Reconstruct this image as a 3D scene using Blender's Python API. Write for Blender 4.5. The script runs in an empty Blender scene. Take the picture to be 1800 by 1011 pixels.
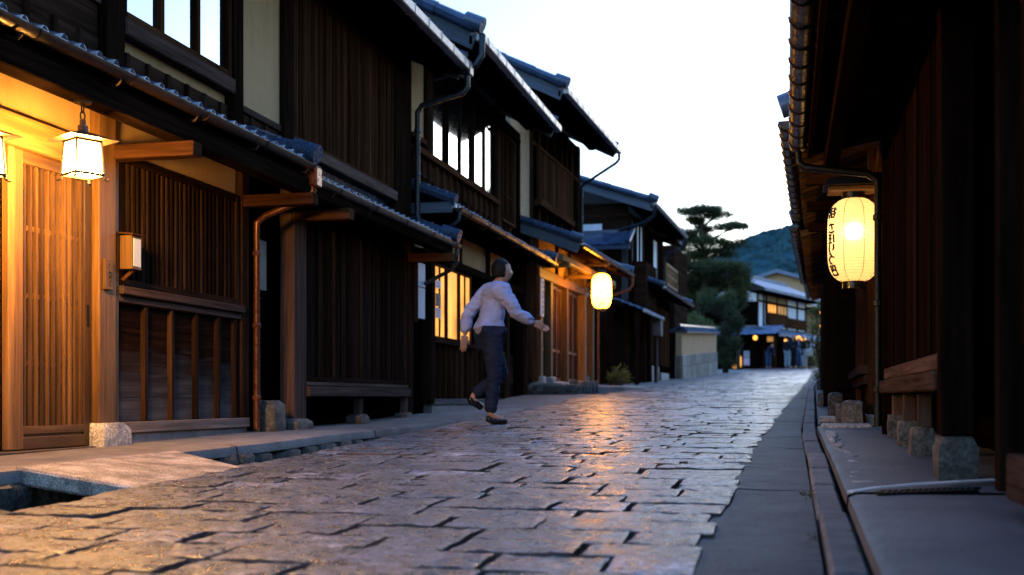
import bpy, bmesh, math, random
from mathutils import Matrix, Vector, noise
random.seed(11)
R = math.radians
scene = bpy.context.scene
COL = scene.collection
ORG = {}

# ------------------------------------------------------------------ mesh builder
class MB:
    def __init__(s, T=None, jit=0.0):
        s.v=[]; s.f=[]; s.uv=[]; s.rn=[]; s.mi=[]; s.T=T; s.jit=jit
    def addv(s, p):
        s.v.append(tuple(p)); return len(s.v)-1
    def face(s, idx, uvs=None, r=0.5, m=0):
        s.f.append(tuple(idx)); s.rn.append(r); s.mi.append(m)
        s.uv.append(uvs if uvs else [(s.v[i][0]+s.v[i][1], s.v[i][2]) for i in idx])
    def obox(s, c, hx, hy, hz, M=None, m=0, taper=None):
        c=Vector(c); h=(hx,hy,hz); ax=max(range(3), key=lambda i:h[i])
        r=random.random(); ou=random.uniform(0,40); ov=random.uniform(0,40)
        b=len(s.v); L=[]
        for i in range(8):
            l=Vector(((-1,1)[i&1]*hx,(-1,1)[(i>>1)&1]*hy,(-1,1)[(i>>2)&1]*hz))
            if taper and l[2]>0: l.x*=taper; l.y*=taper
            L.append(l)
            w=(M@l if M else l)+c
            s.v.append((w.x,w.y,w.z))
        for q in ((0,2,3,1),(4,5,7,6),(0,1,5,4),(2,6,7,3),(0,4,6,2),(1,3,7,5)):
            lo=[min(L[i][k] for i in q) for k in range(3)]; hi=[max(L[i][k] for i in q) for k in range(3)]
            fl=min(range(3), key=lambda k:hi[k]-lo[k])
            oth=[k for k in range(3) if k!=fl]
            if ax in oth:
                o=[k for k in oth if k!=ax][0]
                uv=[(L[i][ax]+ou, L[i][o]+ov+fl*.37) for i in q]
            else:
                uv=[(L[i][oth[0]]*.3+ou, L[i][oth[1]]+ov) for i in q]
            s.face([b+i for i in q], uv, r, m)
    def box(s, x0,x1,y0,y1,z0,z1,m=0):
        j=s.jit
        if j: x1+=random.uniform(-j,j); 
        s.obox(((x0+x1)/2,(y0+y1)/2,(z0+z1)/2), abs(x1-x0)/2,abs(y1-y0)/2,abs(z1-z0)/2,None,m)
    def beam(s, p0,p1,w,h,m=0,up=(0,0,1)):
        p0=Vector(p0);p1=Vector(p1); d=p1-p0; L=d.length; d/=L
        u=Vector(up); sd=d.cross(u)
        if sd.length<1e-4: sd=d.cross(Vector((1,0,0)))
        sd.normalize(); u=sd.cross(d)
        M=Matrix((d,sd,u)).transposed()
        s.obox((p0+p1)/2,L/2,w/2,h/2,M,m)
    def tube(s, pts, r, n=8, m=0, cap=True):
        pts=[Vector(p) for p in pts]; rs=r if isinstance(r,(list,tuple)) else [r]*len(pts)
        rings=[]; prev=None; b0=random.random(); acc=0
        for i,p in enumerate(pts):
            if i==0: d=pts[1]-p
            elif i==len(pts)-1: d=p-pts[i-1]
            else: d=(pts[i+1]-p).normalized()+(p-pts[i-1]).normalized()
            d.normalize()
            if prev is None:
                a=d.cross(Vector((0,0,1)))
                if a.length<.05: a=d.cross(Vector((1,0,0)))
            else: a=prev-d*prev.dot(d)
            a.normalize(); prev=a; c=d.cross(a)
            if i: acc+=(p-pts[i-1]).length
            rings.append(([s.addv(p+(a*math.cos(2*math.pi*k/n)+c*math.sin(2*math.pi*k/n))*rs[i]) for k in range(n)],acc))
        for (A,ua),(B,ub) in zip(rings,rings[1:]):
            for k in range(n):
                k2=(k+1)%n
                s.face((A[k],A[k2],B[k2],B[k]),[(ua,k/n*.3),(ua,(k+1)/n*.3),(ub,(k+1)/n*.3),(ub,k/n*.3)],b0,m)
        if cap:
            s.face(rings[0][0][::-1],None,b0,m); s.face(rings[-1][0],None,b0,m)
    def lathe(s, c, prof, n=16, m=0, cap=True):
        c=Vector(c); r0=random.random(); rings=[]
        for r,z in prof:
            rings.append([s.addv((c.x+r*math.cos(2*math.pi*k/n),c.y+r*math.sin(2*math.pi*k/n),c.z+z)) for k in range(n)])
        for j,(A,B) in enumerate(zip(rings,rings[1:])):
            for k in range(n):
                k2=(k+1)%n
                s.face((A[k],A[k2],B[k2],B[k]),[(j*.05,k/n),(j*.05,(k+1)/n),(j*.05+.05,(k+1)/n),(j*.05+.05,k/n)],r0,m)
        if cap:
            s.face(rings[0][::-1],None,r0,m); s.face(rings[-1],None,r0,m)
    def poly(s, pts, m=0, r=.5):
        s.face([s.addv(p) for p in pts],None,r,m)
    def prism(s, pts, vec, m=0):
        vec=Vector(vec); r=random.random()
        A=[s.addv(p) for p in pts]; B=[s.addv(Vector(p)+vec) for p in pts]; n=len(pts)
        s.face(A[::-1],None,r,m); s.face(B,None,r,m)
        for k in range(n): s.face((A[k],A[(k+1)%n],B[(k+1)%n],B[k]),None,r,m)
    def grid(s, rows, m=0, uvs=None, r=None):
        ids=[[s.addv(p) for p in row] for row in rows]
        r=random.random() if r is None else r
        for j in range(len(rows)-1):
            for i in range(len(rows[0])-1):
                q=(ids[j][i],ids[j][i+1],ids[j+1][i+1],ids[j+1][i])
                s.face(q,[uvs(j,i),uvs(j,i+1),uvs(j+1,i+1),uvs(j+1,i)] if uvs else None,r,m)
    def rock(s, c, rx,ry,rz, seed=0, n=10, m=0, amp=.18, sq=.5):
        c=Vector(c); rows=[]
        for j in range(n+1):
            th=math.pi*j/n; row=[]
            for i in range(2*n+1):
                ph=2*math.pi*(i%(2*n))/(2*n)
                d=Vector((math.sin(th)*math.cos(ph),math.sin(th)*math.sin(ph),math.cos(th)))
                k=max(abs(d.x),abs(d.y),abs(d.z)); e=d/(k**sq)
                e*=1+amp*noise.noise(d*1.7+Vector((seed*3.1,seed,7)))+.3*amp*noise.noise(d*5+Vector((seed,1,2)))
                row.append(c+Vector((e.x*rx,e.y*ry,e.z*rz)))
            rows.append(row)
        s.grid(rows,m)
    def build(s, name, mats, parent=None, smooth=None, bevel=0):
        me=bpy.data.meshes.new(name)
        root=parent
        while root is not None and root not in ORG: root=root.parent
        Mx=ORG[root].inverted() if root is not None else Matrix.Identity(4)
        if s.T is not None: Mx=Mx@s.T
        me.from_pydata([tuple(Mx@Vector(p)) for p in s.v],[],s.f)
        uvl=me.uv_layers.new(name='UVMap')
        flat=[]
        for u in s.uv:
            for t in u: flat+= [t[0],t[1]]
        uvl.data.foreach_set('uv',flat)
        a=me.attributes.new('rnd','FLOAT','FACE'); a.data.foreach_set('value',s.rn)
        if not isinstance(mats,(list,tuple)): mats=[mats]
        for mt in mats: me.materials.append(mt)
        me.polygons.foreach_set('material_index',s.mi)
        if smooth is not None:
            me.polygons.foreach_set('use_smooth',[True]*len(s.f))
            if smooth<180: me.set_sharp_from_angle(angle=R(smooth))
        me.update()
        o=bpy.data.objects.new(name,me); COL.objects.link(o)
        if parent is not None: o.parent=parent
        if bevel:
            bv=o.modifiers.new('edge','BEVEL'); bv.width=bevel; bv.segments=1; bv.limit_method='ANGLE'; bv.harden_normals=False
        return o

def thing(name, label, cat, loc=(0,0,0), rz=0, group=None):
    o=bpy.data.objects.new(name,None); COL.objects.link(o); o.empty_display_size=.1
    o.location=loc; o.rotation_euler=(0,0,rz)
    ORG[o]=Matrix.Translation(loc)@Matrix.Rotation(rz,4,'Z')
    o['label']=label; o['category']=cat
    if group: o['group']=group
    return o
def tag(o,label,cat,group=None):
    o['label']=label; o['category']=cat
    if group: o['group']=group
    return o
def struct(o): o['kind']='structure'; return o

# ------------------------------------------------------------------ materials
class NT:
    def __init__(s,name):
        s.m=bpy.data.materials.new(name); s.m.use_nodes=True; s.t=s.m.node_tree; s.t.nodes.clear()
        s.out=s.n('ShaderNodeOutputMaterial')
    def n(s,ty,ins=None,**kw):
        nd=s.t.nodes.new(ty)
        for k,v in kw.items(): setattr(nd,k,v)
        for k,v in (ins or {}).items():
            if isinstance(v,bpy.types.NodeSocket): s.t.links.new(v,nd.inputs[k])
            else: nd.inputs[k].default_value=v
        return nd
    def link(s,a,b): s.t.links.new(a,b)
    def mapping(s,src,scale): 
        return s.n('ShaderNodeMapping',{'Vector':src,'Scale':scale}).outputs[0]
    def noise(s,vec,scale,detail=4,rough=.55,dist=0):
        return s.n('ShaderNodeTexNoise',{'Vector':vec,'Scale':scale,'Detail':detail,'Roughness':rough,'Distortion':dist}).outputs['Fac']
    def ramp(s,f,stops):
        r=s.n('ShaderNodeValToRGB',{'Fac':f}); cr=r.color_ramp
        while len(cr.elements)>1: cr.elements.remove(cr.elements[-1])
        for i,(p,c) in enumerate(stops):
            e=cr.elements[0] if i==0 else cr.elements.new(p)
            e.position=p; e.color=(c[0],c[1],c[2],1) if isinstance(c,(tuple,list)) else (c,c,c,1)
        return r.outputs[0]
    def math(s,op,a,b=0.0,clamp=False):
        nd=s.n('ShaderNodeMath',{0:a,1:b},operation=op); nd.use_clamp=clamp; return nd.outputs[0]
    def mix(s,f,a,b,mode='MIX'):
        nd=s.n('ShaderNodeMix',data_type='RGBA',blend_type=mode); 
        for k,v in ((0,f),(6,a),(7,b)):
            if isinstance(v,bpy.types.NodeSocket): s.t.links.new(v,nd.inputs[k])
            elif k==0: nd.inputs[0].default_value=v
            else: nd.inputs[k].default_value=(v[0],v[1],v[2],1)
        return nd.outputs[2]
    def bump(s,h,strength,dist=.01,normal=None):
        nd=s.n('ShaderNodeBump',{'Height':h,'Strength':strength,'Distance':dist})
        if normal is not None: s.link(normal,nd.inputs['Normal'])
        return nd.outputs[0]
    def princ(s,**ins):
        p=s.n('ShaderNodeBsdfPrincipled')
        for k,v in ins.items():
            k={'Base':'Base Color','Spec':'Specular IOR Level','Emit':'Emission Color','EmitS':'Emission Strength','Coat':'Coat Weight'}.get(k,k)
            if isinstance(v,bpy.types.NodeSocket): s.link(v,p.inputs[k])
            elif isinstance(v,(tuple,list)): p.inputs[k].default_value=(v[0],v[1],v[2],1)
            else: p.inputs[k].default_value=v
        s.link(p.outputs[0],s.out.inputs[0]); return p
    @property
    def uv(s): return s.n('ShaderNodeTexCoord').outputs['UV']
    @property
    def pos(s): return s.n('ShaderNodeNewGeometry').outputs['Position']
    @property
    def rnd(s): return s.n('ShaderNodeAttribute',attribute_name='rnd').outputs['Fac']

def wood(name,dark,light,rough=.6,bump=.35,gray=None,grayz=None,spec=0.0):
    t=NT(name); v=t.mapping(t.uv,(1.3,34,1)); v2=t.mapping(t.uv,(.7,6,1))
    g=t.noise(v,1.0,6,.6,.6); b=t.noise(v2,1.6,4,.6,.3)
    f=t.math('ADD',t.math('MULTIPLY',g,.65),t.math('MULTIPLY',b,.45))
    c=t.ramp(f,[(.33,dark),(.52,[(a+b2)/2.2 for a,b2 in zip(dark,light)]),(.74,light)])
    c=t.mix(1,c,t.ramp(t.rnd,[(0,.4),(1,1.6)]),'MULTIPLY')
    if gray:
        z=t.n('ShaderNodeSeparateXYZ',{0:t.pos}).outputs[2]
        zz=t.math('ADD',z,t.math('MULTIPLY',t.noise(t.mapping(t.uv,(1.2,5,1)),2,3,.5),.5))
        mk=t.n('ShaderNodeMapRange',{'Value':zz,'From Min':grayz[0]+.27,'From Max':grayz[1]+.27,'To Min':1.0,'To Max':0.0}).outputs[0]
        gc=t.ramp(g,[(.3,[q*.5 for q in gray]),(.7,gray)])
        c=t.mix(mk,c,gc)
    h=t.math('ADD',g,t.math('MULTIPLY',t.noise(t.mapping(t.uv,(.8,90,1)),1,3),.5))
    t.princ(Base=c,Roughness=t.ramp(g,[(.3,rough-.12),(.7,rough+.15)]),Spec=spec,Normal=t.bump(h,bump,.006))
    return t.m
def simple(name,base,rough=.6,var=.25,scale=8,bump=.1,metal=0,spec=.5,bscale=60,speck=0):
    t=NT(name); f=t.noise(t.pos,scale,6,.65); fb=t.noise(t.pos,bscale,4,.65); big=t.noise(t.pos,scale*.13,4,.6)
    f2=t.math('ADD',t.math('MULTIPLY',f,.6),t.math('MULTIPLY',big,.4))
    c=t.ramp(f2,[(.40,[q*(1-var) for q in base]),(.60,[min(1,q*(1+var)) for q in base])])
    if speck: c=t.mix(1,c,t.ramp(fb,[(.40,1-speck),(.5,1),(.62,1+speck*1.6)]),'MULTIPLY')
    c=t.mix(1,c,t.ramp(t.rnd,[(0,.8),(1,1.2)]),'MULTIPLY')
    t.princ(Base=c,Roughness=t.ramp(fb,[(.4,max(.02,rough-.12)),(.6,min(1,rough+.1))]),Metallic=metal,Spec=spec,Normal=t.bump(t.math('ADD',fb,f),bump,.006))
    return t.m
def plasterm(name,base):
    t=NT(name); a=t.noise(t.pos,1.4,5,.6); b=t.noise(t.pos,14,5,.65); g=t.noise(t.pos,160,2)
    s=t.noise(t.mapping(t.pos,(6,6,.6)),1.5,4,.6)
    f=t.math('ADD',t.math('MULTIPLY',a,.4),t.math('ADD',t.math('MULTIPLY',b,.25),t.math('MULTIPLY',s,.35)))
    c=t.ramp(f,[(.3,[q*.68 for q in base]),(.5,[q*.94 for q in base]),(.72,[q*1.1 for q in base])])
    t.princ(Base=c,Roughness=.9,Spec=.2,Normal=t.bump(t.math('ADD',g,b),.25,.004)); return t.m
def emis(name,col,strength,var=0,scale=6):
    t=NT(name); 
    if var:
        f=t.noise(t.pos,scale,3,.5); st=t.ramp(f,[(.3,1-var),(.7,1+var)])
        c=t.mix(1,col,st,'MULTIPLY')
    else: c=col
    t.princ(Base=[q*.5 for q in col],Roughness=.6,Emit=c,EmitS=strength); return t.m
def glassm(name,base=(.012,.012,.014),mirror=.6,rough=.04,tint=(.9,.95,1)):
    t=NT(name)
    nz=t.noise(t.pos,1.8,2,.5); bp=t.bump(nz,.12,.02)
    p=t.princ(Base=base,Roughness=.12,Normal=bp)
    g=t.n('ShaderNodeBsdfGlossy',{'Color':(*tint,1),'Roughness':rough,'Normal':bp})
    mx=t.n('ShaderNodeMixShader',{0:mirror}); t.link(p.outputs[0],mx.inputs[1]); t.link(g.outputs[0],mx.inputs[2])
    t.link(mx.outputs[0],t.out.inputs[0]); return t.m

M={}
M['wood']=wood('dark_old_timber',(.002,.0013,.001),(.042,.0225,.0145),.55)
M['wood_mid']=wood('brown_timber',(.006,.003,.0018),(.08,.034,.0165),.5)
M['wood_light']=wood('honey_cedar',(.06,.029,.011),(.22,.115,.042),.5,.25,spec=.25)
M['wood_door']=wood('door_cedar',(.030,.0135,.0048),(.14,.070,.024),.42,.25,spec=.3)
M['wood_plank']=wood('weathered_plank',(.0018,.001,.0008),(.020,.009,.005),.6,.5,gray=(.105,.098,.095),grayz=(.36,.92))
M['wood_gray']=wood('grey_weathered_timber',(.03,.025,.022),(.15,.125,.11),.65,.5)
M['wood_bench']=wood('brown_grey_timber',(.016,.010,.008),(.11,.07,.055),.6,.5)
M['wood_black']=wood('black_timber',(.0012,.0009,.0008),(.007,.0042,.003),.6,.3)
M['wood_right']=wood('tarred_board',(.001,.0007,.0006),(.021,.010,.0065),.5,.45)
M['board_blue']=wood('blue_grey_bargeboard',(.03,.04,.055),(.11,.13,.16),.6,.3,spec=.3)
M['plaster']=plasterm('ochre_plaster',(.38,.245,.12))
M['plaster_pale']=plasterm('buff_plaster',(.56,.375,.225))
M['plaster_tan']=plasterm('tan_plaster',(.50,.30,.16))
M['plaster_white']=plasterm('white_plaster',(.85,.86,.9))
M['tile']=simple('roof_tile',(.04,.062,.105),.30,.4,3,.12,0,.6,40)
M['tile_end']=simple('tile_end',(.40,.40,.41),.5,.25,9,.2,0,.5,60)  # same tile made paler: white sky reflection put into the end colour
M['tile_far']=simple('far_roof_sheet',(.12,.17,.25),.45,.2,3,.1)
M['copper']=simple('aged_copper',(.045,.026,.018),.42,.2,6,.03,.6,.5,30)
M['copper_red']=simple('red_brown_pipe',(.12,.04,.018),.35,.3,8,.08,.5,.5,30)
M['gutter_pale']=simple('pale_gutter',(.40,.37,.34),.42,.25,6,.06,.35,.5,30)
M['pipe_blue']=simple('blue_grey_pipe',(.022,.03,.042),.35,.25,8,.05,.5,.5,30)
M['iron']=simple('black_iron',(.012,.011,.01),.45,.3,20,.1,.7)
M['stone']=simple('rough_stone',(.085,.078,.066),.75,.5,14,.9,0,.3,45,.4)
M['stone_light']=simple('pale_stone',(.30,.28,.25),.75,.35,20,.6,0,.3,70,.35)
M['kerbstone']=simple('kerb_granite',(.085,.083,.085),.65,.4,9,.7,0,.4,90,.45)
M['stone_dark']=simple('mossy_stone',(.04,.042,.035),.8,.6,12,.9,0,.3,40,.5)
M['concrete']=simple('concrete',(.17,.155,.14),.75,.35,3.5,.45,0,.35,110,.25)
M['concrete_blue']=simple('smooth_mortar',(.06,.062,.068),.62,.4,3,.3,0,.4,90,.2)
M['asphalt']=simple('asphalt',(.024,.024,.028),.6,.65,5,1.0,0,.4,75,.85)
M['joint']=simple('stone_flank',(.05,.04,.036),.8,.5,30,.6,0,.2,60)
M['dirt']=simple('dark_joint_earth',(.018,.012,.009),.9,.5,10,.7,0,.2,60)
M['paper_white']=simple('white_board',(.55,.57,.6),.7,.12,3,.05)
M['ink']=simple('black_ink',(.006,.005,.005),.7,.1,10,.0)
M['ink_warm']=simple('brown_ink',(.05,.035,.01),.7,.1,10,.0)
M['glass']=glassm('window_glass',mirror=.66,tint=(.72,.85,1))
M['glass_dark']=glassm('dark_glass',(.01,.009,.008),mirror=.16,rough=.08)
M['door_glass']=glassm('door_glass',(.05,.026,.012),mirror=.10,rough=.12)
M['shoji']=emis('lit_paper_window',(1,.40,.06),1.25,.45,2.2)
M['shoji_dim']=emis('dim_paper_window',(1,.47,.12),.35,.5,3)
M['lamp_pane']=emis('lamp_pane',(1,.48,.088),580)
M['bulb']=emis('bulb',(1,.8,.5),38)
M['glow_far']=emis('orange_glow',(1,.36,.05),3)
M['bark']=simple('pine_bark',(.035,.024,.018),.85,.5,9,1.0,0,.2,25)
M['black']=simple('black_lacquer',(.01,.008,.007),.3,.2,10,.03)

def cobble_mat():
    t=NT('granite_setts'); p=t.pos
    a=t.noise(p,7,6,.65); s=t.noise(p,105,4,.75); g=t.noise(p,33,5,.75); w=t.noise(p,.9,3)
    f=t.math('ADD',t.math('MULTIPLY',a,.34),t.math('ADD',t.math('MULTIPLY',s,.26),t.math('MULTIPLY',g,.40)))
    c=t.ramp(f,[(.41,(.009,.010,.014)),(.48,(.034,.037,.047)),(.53,(.085,.093,.115)),(.60,(.32,.335,.385))])
    tn=t.ramp(t.rnd,[(0,(.22,.36,.55)),(.09,(.45,.55,.72)),(.25,(1,.97,.95)),(.5,(.80,.74,.71)),(.75,(1.1,1.03,1)),(.9,(1.25,1.22,1.2)),(.97,(1.9,1.9,1.95)),(1,(2.9,2.9,3.0))])
    c=t.mix(1,c,tn,'MULTIPLY')
    c=t.mix(1,c,t.ramp(w,[(.4,(.62,.70,.86)),(.6,(1.02,1.14,1.36))]),'MULTIPLY')
    h=t.math('ADD',t.math('MULTIPLY',g,1.0),t.math('ADD',t.math('MULTIPLY',a,1.3),t.math('MULTIPLY',s,.5)))
    pr=t.princ(**{'Coat Roughness':.2},Base=c,Roughness=t.ramp(f,[(.42,.20),(.58,.40)]),Spec=1.0,Coat=.75,Normal=t.bump(h,1.0,.022))
    t.link(t.bump(h,.7,.014),pr.inputs['Coat Normal']); return t.m
M['cobble']=cobble_mat()
def granite_slab():
    t=NT('granite_bridge_slab'); p=t.pos
    s=t.noise(p,120,4,.7); a=t.noise(p,7,4)
    f=t.math('ADD',t.math('MULTIPLY',s,.6),t.math('MULTIPLY',a,.4))
    c=t.ramp(f,[(.42,(.09,.08,.07)),(.5,(.26,.23,.2)),(.58,(.5,.46,.41))])
    t.princ(Base=c,Roughness=.6,Spec=.4,Normal=t.bump(s,.8,.006)); return t.m
M['slab']=granite_slab()
def leafm(name,d,l,tr=.25):
    t=NT(name); f=t.noise(t.pos,1.3,3); 
    c=t.ramp(t.math('ADD',t.math('MULTIPLY',f,.5),t.math('MULTIPLY',t.rnd,.5)),[(.25,d),(.75,l)])
    p=t.princ(Base=c,Roughness=.6,Spec=.25)
    tb=t.n('ShaderNodeBsdfTranslucent',{'Color':c}); mx=t.n('ShaderNodeMixShader',{0:tr})
    t.link(p.outputs[0],mx.inputs[1]); t.link(tb.outputs[0],mx.inputs[2]); t.link(mx.outputs[0],t.out.inputs[0]); return t.m
M['needle']=leafm('pine_needles',(.025,.036,.013),(.115,.13,.05))
M['leaf_dark']=leafm('dark_leaves',(.014,.022,.009),(.06,.075,.028))
M['leaf']=leafm('shrub_leaves',(.05,.075,.02),(.17,.21,.06))
M['leaf_yellow']=leafm('yellow_green_leaves',(.05,.06,.012),(.2,.2,.04))
M['moss']=leafm('moss_tuft',(.02,.03,.01),(.09,.08,.03))
def hillm():
    t=NT('hazy_forest'); p=t.pos
    f=t.noise(p,.12,6,.65); b=t.noise(p,.016,3)
    c=t.ramp(t.math('ADD',t.math('MULTIPLY',f,.65),t.math('MULTIPLY',b,.35)),[(.42,(.020,.055,.062)),(.58,(.048,.105,.112))])  # aerial haze put into the forest colour as a blue-green tint
    t.princ(Base=c,Roughness=1,Spec=0.0,Normal=t.bump(f,.8,3)); return t.m
M['hill']=hillm()
def clothm(name,col,rough=.85):
    t=NT(name); f=t.noise(t.pos,9,3); w=t.noise(t.pos,300,2)
    c=t.ramp(f,[(.3,[q*.8 for q in col]),(.7,[q*1.12 for q in col])])
    t.princ(Base=c,Roughness=rough,Spec=.2,Normal=t.bump(t.math('ADD',t.math('MULTIPLY',f,3),t.math('MULTIPLY',w,.2)),.35,.02)); return t.m
M['skin']=simple('skin',(.42,.24,.16),.5,.08,10,.03)
M['hair']=simple('black_hair',(.006,.005,.0045),.6,.3,60,.3,0,.15)
M['hair_white']=simple('white_hair',(.6,.6,.62),.5,.2,60,.3)

# ------------------------------------------------------------------ ground profile
def lerp_t(tab,y):
    if y<=tab[0][0]: return tab[0][1]
    for (a,va),(b,vb) in zip(tab,tab[1:]):
        if y<=b: return va+(vb-va)*(y-a)/(b-a)
    return tab[-1][1]
def zr(y): return .035*y if y<62 else 2.17+.006*(y-62)
def RX(y): return lerp_t([(-3,-.26),(3.7,-.25),(7.7,-.2),(13.2,-.04),(28.8,.47),(54,1.2),(75,3.6)],y)
def LX(y): return lerp_t([(-3,-3.02),(10,-3.04),(16.8,-3.1),(28,-2.55),(46,-1.9),(60,-1.7),(75,.6)],y)
def KX(y): return lerp_t([(-3,.10),(9.5,.11),(23,.40),(54,1.55),(75,4)],y)

# terrain sheet
mb=MB(); ys=[-60,-20,-6,0,6,12,18,24,30,40,50,62,70,90,140,260,420,700,1400]
xs=[-1400,-500,-150,-60,-25,-12,-6,-3,0,3,6,12,25,60,150,500,1400]
mb.grid([[(x,y,(zr(max(y,-6)) if y<90 else 2.3)-.42-.1*min(1,max(0,(abs(x)-6)/20))) for x in xs] for y in ys])
struct(mb.build('ground',M['dirt'],smooth=180))

# bed under the setts
mb=MB(); Y=[-3+i for i in range(0,79)]
mb.grid([[(LX(y)-.02,y,zr(y)-.028),(RX(y)-.02,y,zr(y)-.028)] for y in Y])
mb.grid([[(LX(y)-.02,y,zr(y)-.5),(LX(y)-.02,y,zr(y)-.028)] for y in Y])
struct(mb.build('road_bed',M['dirt'],smooth=180))

# granite setts, real stones laid in courses across the street
mb=MB(); rs=random.Random(5); y=-1.2
def sett(x0,x1,y0,y1,res):
    nx=max(2,min(40,int((x1-x0)/res)+1)); ny=max(2,min(22,int((y1-y0)/res)+1))
    r=rs.random(); zo=rs.uniform(-.003,.003); tx=rs.uniform(-.008,.008); ty=rs.uniform(-.014,.014)
    sd=rs.uniform(0,99); cj=[(rs.uniform(-.008,.008),rs.uniform(-.005,.005)) for _ in range(4)]
    rows=[]; cx=(x0+x1)/2; cy=(y0+y1)/2
    us=[0,0]+[i/nx for i in range(1,nx)]+[1,1]; vs=[0,0]+[j/ny for j in range(1,ny)]+[1,1]
    amp=.006 if res<.1 else .005
    for j,v in enumerate(vs):
        row=[]
        for i,u in enumerate(us):
            edge=(i in (0,len(us)-1)) or (j in (0,len(vs)-1))
            uu=u; vv=v
            ex=.006/(x1-x0); ey=.006/(y1-y0)
            if not edge:
                uu=min(max(u,ex),1-ex); vv=min(max(v,ey),1-ey)
            x=x0+(x1-x0)*uu; yy=y0+(y1-y0)*vv
            jx=sum(w*c[0] for w,c in zip(((1-uu)*(1-vv),uu*(1-vv),(1-uu)*vv,uu*vv),cj))
            jy=sum(w*c[1] for w,c in zip(((1-uu)*(1-vv),uu*(1-vv),(1-uu)*vv,uu*vv),cj))
            wob=.003*noise.noise(Vector((x*5,yy*5,sd)))
            x+=jx+wob; yy+=jy+.004*noise.noise(Vector((x*4,yy*4,sd+9)))
            z=zr(yy)+zo+tx*(x-cx)+ty*(yy-cy)+amp*noise.noise(Vector((x*6,yy*6,sd)))+amp*.6*noise.noise(Vector((x*15,yy*15,sd)))
            de=min(uu*(x1-x0),(1-uu)*(x1-x0),vv*(y1-y0),(1-vv)*(y1-y0))
            if res<.05: z+=.0032*noise.noise(Vector((x*38,yy*38,sd)))+.003*abs(noise.noise(Vector((x*19,yy*19,sd+4))))
            z-=.006*max(0,1-de/.025)**2
            if edge: z=zr(yy)-.04
            row.append((x,yy,z))
        rows.append(row)
    nf=len(mb.f); mb.grid(rows,0,None,r); k=nf
    for j in range(len(vs)-1):
        for i in range(len(us)-1):
            if j in (0,len(vs)-2) or i in (0,len(us)-2): mb.mi[k]=1
            k+=1
while y<73:
    d=rs.uniform(.19,.30) if y<20 else rs.uniform(.24,.34)
    if rs.random()<.08: d*=.62
    gap=rs.choice((.006,.007,.009,.012)) if y<30 else .012
    a=LX(y)+rs.uniform(-.02,.05); end=RX(y)+(rs.uniform(-.012,.012) if rs.random()<.8 else rs.uniform(-.05,.02)); x=a
    res=.1 if y<2.6 else (.018 if y<5.6 else (.03 if y<8.5 else (.06 if y<13 else (.14 if y<20 else .4))))
    while x<end-.12:
        w=rs.uniform(.28,.66)
        if rs.random()<.12: w=rs.uniform(.16,.26)
        x1=min(end,x+w)
        if end-x1<.16: x1=end
        sett(x,x1,y,y+d-gap,res)
        x=x1+rs.choice((.006,.007,.009,.010,.012,.016,.03))
    y+=d
struct(mb.build('cobbled_road',[M['cobble'],M['joint']],smooth=50))

# asphalt strip, kerb stones and the mortar pavement on the right
mb=MB(); y=-3; rk=random.Random(12)
while y<70:
    L=rk.uniform(1.0,1.9); y1=y+L; o=rk.uniform(-.006,.006); n=5; tl=rk.uniform(-.006,.006)
    xs=lambda q:[(RX(q)-.14)+((KX(q)-.008)-(RX(q)-.14))*i/6 for i in range(7)]
    n=14; ys=[y,y]+[y+L*i/n for i in range(1,n)]+[y1-.004,y1-.004]
    rows=[]
    for j,q in enumerate(ys):
        e=j in (0,len(ys)-1)
        rows.append([(xx,q+.01*noise.noise(Vector((xx*6,y,3))),zr(q)-.011+o*.5+tl*.5*(i-3)/3+.009*noise.noise(Vector((xx*4,q*3,1)))+.006*noise.noise(Vector((xx*17,q*17,1)))-(.03 if e else 0)) for i,xx in enumerate(xs(q))])
    mb.grid(rows); y=y1
struct(mb.build('asphalt_strip',M['asphalt'],smooth=40))
mb=MB(); y=-2.0; rk=random.Random(2)
while y<58:
    L=rk.uniform(.75,1.25); y1=y+L; o=rk.uniform(-.006,.006); h=rk.uniform(.0,.012)
    if 9.0<y<9.9: h=-.05
    a=[(KX(y)+o,y),(KX(y)+o+.105,y),(KX(y1-.02)+o+.105,y1-.02),(KX(y1-.02)+o,y1-.02)]
    mb.prism([(px,py,zr(py)-.2) for px,py in a],(0,0,.2+.012+h)); y=y1
struct(mb.build('kerb',M['kerbstone'],bevel=.012))
mb=MB(); PV=[(-3,2.35),(2.37,4.35),(4.47,6.6),(6.62,8.25),(8.27,9.15)]
for k,(a,b) in enumerate(PV):
    n=6; dz=[.075,.085,.08,.07,.06][k]
    mb.grid([[(KX(yy)+.108,yy,zr(yy)+dz-.05),(KX(yy)+.112,yy,zr(yy)+dz-.012),(KX(yy)+.14,yy,zr(yy)+dz),(KX(yy)+.6,yy,zr(yy)+dz+.006),(4,yy,zr(yy)+dz+.02)] for yy in [a+(b-a)*i/n for i in range(n+1)]])
    for yy,sg in ((a,-1),(b,1)): mb.poly([(KX(yy)+.125,yy,zr(yy)-.25),(4,yy,zr(yy)-.25),(4,yy,zr(yy)+dz+.02),(KX(yy)+.125,yy,zr(yy)+dz-.03)])
mb.grid([[(KX(yy)+.125,yy,zr(yy)+.03),(4,yy,zr(yy)+.05)] for yy in [9.75+i for i in range(48)]])
struct(mb.build('pavement',M['concrete_blue'],smooth=30))
# broken stone edging beside the mortar pavement
mb=MB(); y=4.75; rk=random.Random(8)
while y<8.2:
    L=rk.uniform(.16,.34); w=rk.uniform(.07,.13)*(1.25 if y<6.3 else .7)
    mb.rock((KX(y)+.135+w/2,y+L/2,zr(y)+.050),w/2,L/2,.034,seed=y,n=5,amp=.3,sq=.85); y+=L+.015
struct(mb.build('pavement_edge',M['stone_light'],smooth=40))

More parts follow.
